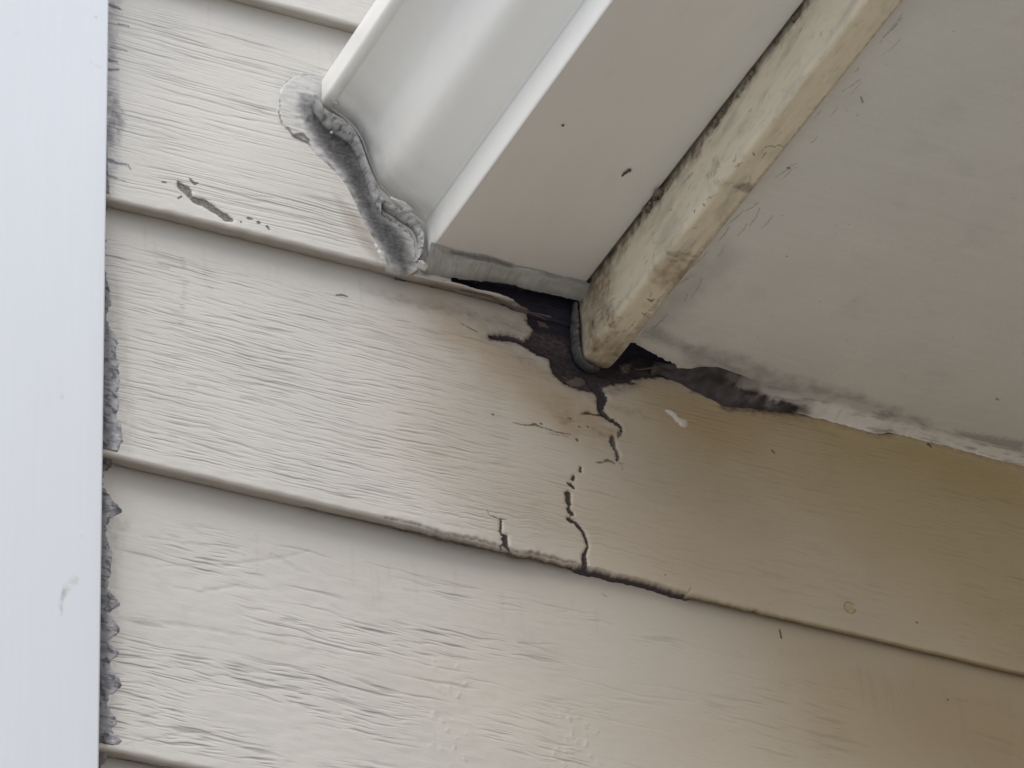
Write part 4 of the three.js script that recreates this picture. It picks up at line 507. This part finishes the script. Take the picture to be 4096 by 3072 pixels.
// caulk bead along soffit and wall
{
  const t = thing('soffit_caulk', 'pale uneven caulk bead along the joint of soffit and siding', 'caulk', [480, -197, 4]);
  const lo = [...[[341.8,-204],[350.4,-200.3]], ...[[390.9,-210.9],[413.7,-207.2],[444,-202.5],[471.3,-202.8],[494.2,-203.6],[502.8,-200.1],[510.5,-197.6],[528.9,-198.3],[540.3,-196.1],[547.5,-198.7],[571.7,-200.3],[595.4,-200]], [720, -207]], hi = [...[[329.1,23.5],[350.5,23.5]], ...[[384.6,18.3],[413.8,14],[435.7,15.5],[465.5,19.4],[494.3,16.9],[523.4,14.4],[548.9,11.9],[571.4,11.9],[591.1,12.2]], [720, 10]];
  const N = 320, K = 14, x0 = 344, x1 = 718;
  const up = hi.map((p) => [p[0], p[1]]).sort((a, b) => a[0] - b[0]), dn = lo.slice().sort((a, b) => a[0] - b[0]);
  part('bead', grid(N, K, (i, j) => {
    const x = lerp(x0, x1, i / N), v = j / K, yl = Math.min(-199.5, interp(dn, x)) + 0.9 * noise(x / 7, 2) + 0.5 * noise(x / 2.2, 6), zh = lerp(8, Math.max(6, interp(up, x)) + 1.5, sstep(346, 384, x)) + 1.2 * noise(x / 9, 5), b = faceZ(-197 - YB[2]);
    const e = sstep(344, 376, x); // cove: from the wall face up and out to the soffit
    const cx = Math.pow(v, 1.25), yy = lerp(yl, -196.6, Math.pow(v, 0.75)), zz = lerp(faceZ(yl - YB[2]) + 0.2, zh, cx);
    return [x, yy + 0.35 * noise(x / 10, v * 4) * Math.sin(v * Math.PI) + (1 - e) * 2.5, zz - (1 - e) * 1.5 + 0.9 * Math.sin(v * Math.PI) * (1 + 0.5 * noise(x / 16, 8)) + 0.3 * noise(x / 3, v * 6)];
  }, (i, j, p) => {
    const x = p[0], v = j / K, n = fbm(x / 10, v * 2.5 + 4, 4), m = 1 - sstep(390, 462, x + 22 * n), low = 1 - sstep(0.2, 0.62, v + 0.25 * n); let c = 0.80 + 0.06 * n;
    c = lerp(c, 0.50, sstep(0.5, 0.8, v + 0.2 * n) * 0.85); c *= 1 - 0.4 * sstep(0.1, 0.4, fbm(x / 24 + 3, v * 5, 4)); const d = clamp(1 - sstep(358, 402, x + 10 * n) + m * (0.72 + 0.4 * low) + 0.7 * (1 - sstep(430, 456, x)) * low, 0, 1); const k = lerp(0.045, 0.36, sstep(0.2, 0.75, v + 0.6 * n) * sstep(380, 440, x)) + 0.07 * n;
    return [lerp(c, k * 1.05, d), lerp(c * 0.98, k * 0.93, d), lerp(c * 0.945, k * 1.0, d)];
  }), new THREE.MeshStandardMaterial({ vertexColors: true, roughness: 0.6 }), t);
}

// ================================================================ SMALL DEBRIS
{
  const M = new THREE.MeshStandardMaterial({ color: new THREE.Color().setRGB(0.10, 0.085, 0.075), roughness: 0.95 }), M2 = new THREE.MeshStandardMaterial({ color: new THREE.Color().setRGB(0.20, 0.165, 0.12), roughness: 0.95 });
  const lump = (c, s, rz, seed) => { const g = new THREE.IcosahedronGeometry(1, 3), a = g.attributes.position; for (let i = 0; i < a.count; i++) { const k = 1 + 0.5 * noise(a.getX(i) * 2 + seed, a.getY(i) * 2 + a.getZ(i) * 1.3); a.setXYZ(i, a.getX(i) * s[0] * k, a.getY(i) * s[1] * k, a.getZ(i) * s[2] * k); } g.rotateY(rz); g.translate(...c); g.computeVertexNormals(); return g; };
  const a = [[269.4,125]][0], b = [[217.6,150]][0], c = [[276.6,128.8]][0];
  let t = thing('dirt_speck', 'larger black dirt speck stuck under the gutter near the fascia', 'dirt speck', [a[0], -161, a[1]], 'dirt specks under the gutter');
  part('clot', mergeGeometries([lump([a[0], -161.3, a[1]], [1.0, 0.5, 2.1], 0.3, 3), lump([a[0] + 0.9, -161.5, a[1] + 2.6], [1.2, 0.6, 1.2], 0, 8), lump([a[0] - 0.4, -161.3, a[1] - 2.8], [0.5, 0.4, 1.3], 0.2, 5)]), M, t);
  t = thing('dirt_speck', 'tiny dark dirt speck under the gutter near its bright lower edge', 'dirt speck', [b[0], -161, b[1]], 'dirt specks under the gutter');
  part('clot', lump([b[0], -161.2, b[1]], [0.7, 0.35, 0.8], 0.4, 14), M, t);
  // dusty clumps and cobweb caught in the slit between gutter and fascia
  const clump = (P, s, seed, label) => { const t = thing('dirt_clump', label, 'dirt clump', [P[0], -162, P[1]], 'dusty clumps in the slit between gutter and fascia'), r = rng(seed), gs = []; for (let i = 0; i < 9; i++) gs.push(lump([P[0] + (r() - 0.3) * s * 0.8, -161.6 - r() * s * 0.5, P[1] + (r() - 0.5) * s * 2.6], [0.8 + r() * s * 0.3, 0.6 + r() * s * 0.25, 1 + r() * s * 0.5], r() * 3, seed + i)); part('clump', mergeGeometries(gs), M2, t);
    const th = []; for (let i = 0; i < 10; i++) { const q = [P[0] + (r() - 0.4) * s, -161.5, P[1] + (r() - 0.5) * s * 3]; th.push(new THREE.TubeGeometry(new THREE.CatmullRomCurve3([new THREE.Vector3(...q), new THREE.Vector3(q[0] + (r() - 0.3) * s, q[1] - r() * s, q[2] + (r() - 0.5) * s), new THREE.Vector3(q[0] + (r() - 0.2) * s * 1.6, q[1] - r() * s * 1.4, q[2] + (r() - 0.5) * s * 2)]), 8, 0.16 + 0.12 * r(), 4)); } part('fibre', mergeGeometries(th), M, t); };
  clump([[298.6,210.7]][0], 5.2, 21, 'biggest dusty brown clump caught between gutter and fascia'); clump([[294.3,114.8]][0], 3.4, 33, 'dusty clump in the gutter slit left of the scuffed fascia patch'); clump([[295.7,190.3]][0], 4, 44, 'flat dusty clump in the gutter slit just below the biggest clump'); clump([[295.2,231.8]][0], 2.2, 55, 'small dusty clump in the gutter slit above the biggest clump'); clump([[296,286.5]][0], 2, 66, 'topmost small dusty clump in the gutter slit near the frame top'); clump([[294.8,103.1]][0], 3.2, 77, 'dusty clump in the gutter slit nearest the wall');
}

// ================================================================ ROOF OVER THE SOFFIT
{
  const t = thing('roof', 'low sloping roof deck above the soffit and behind the gutter', 'roof', [1800, 200, 1300]);
  const g = box(290, 3900, 0, 24, -20, 4740); const a = g.attributes.position; for (let i = 0; i < a.count; i++) a.setY(i, a.getY(i) - 30 + (a.getX(i) - 290) * 0.3); g.computeVertexNormals();
  part('deck', g, new THREE.MeshStandardMaterial({ color: new THREE.Color().setRGB(0.09, 0.085, 0.08), roughness: 0.95 }), t);
}
renderer.render(scene, camera);
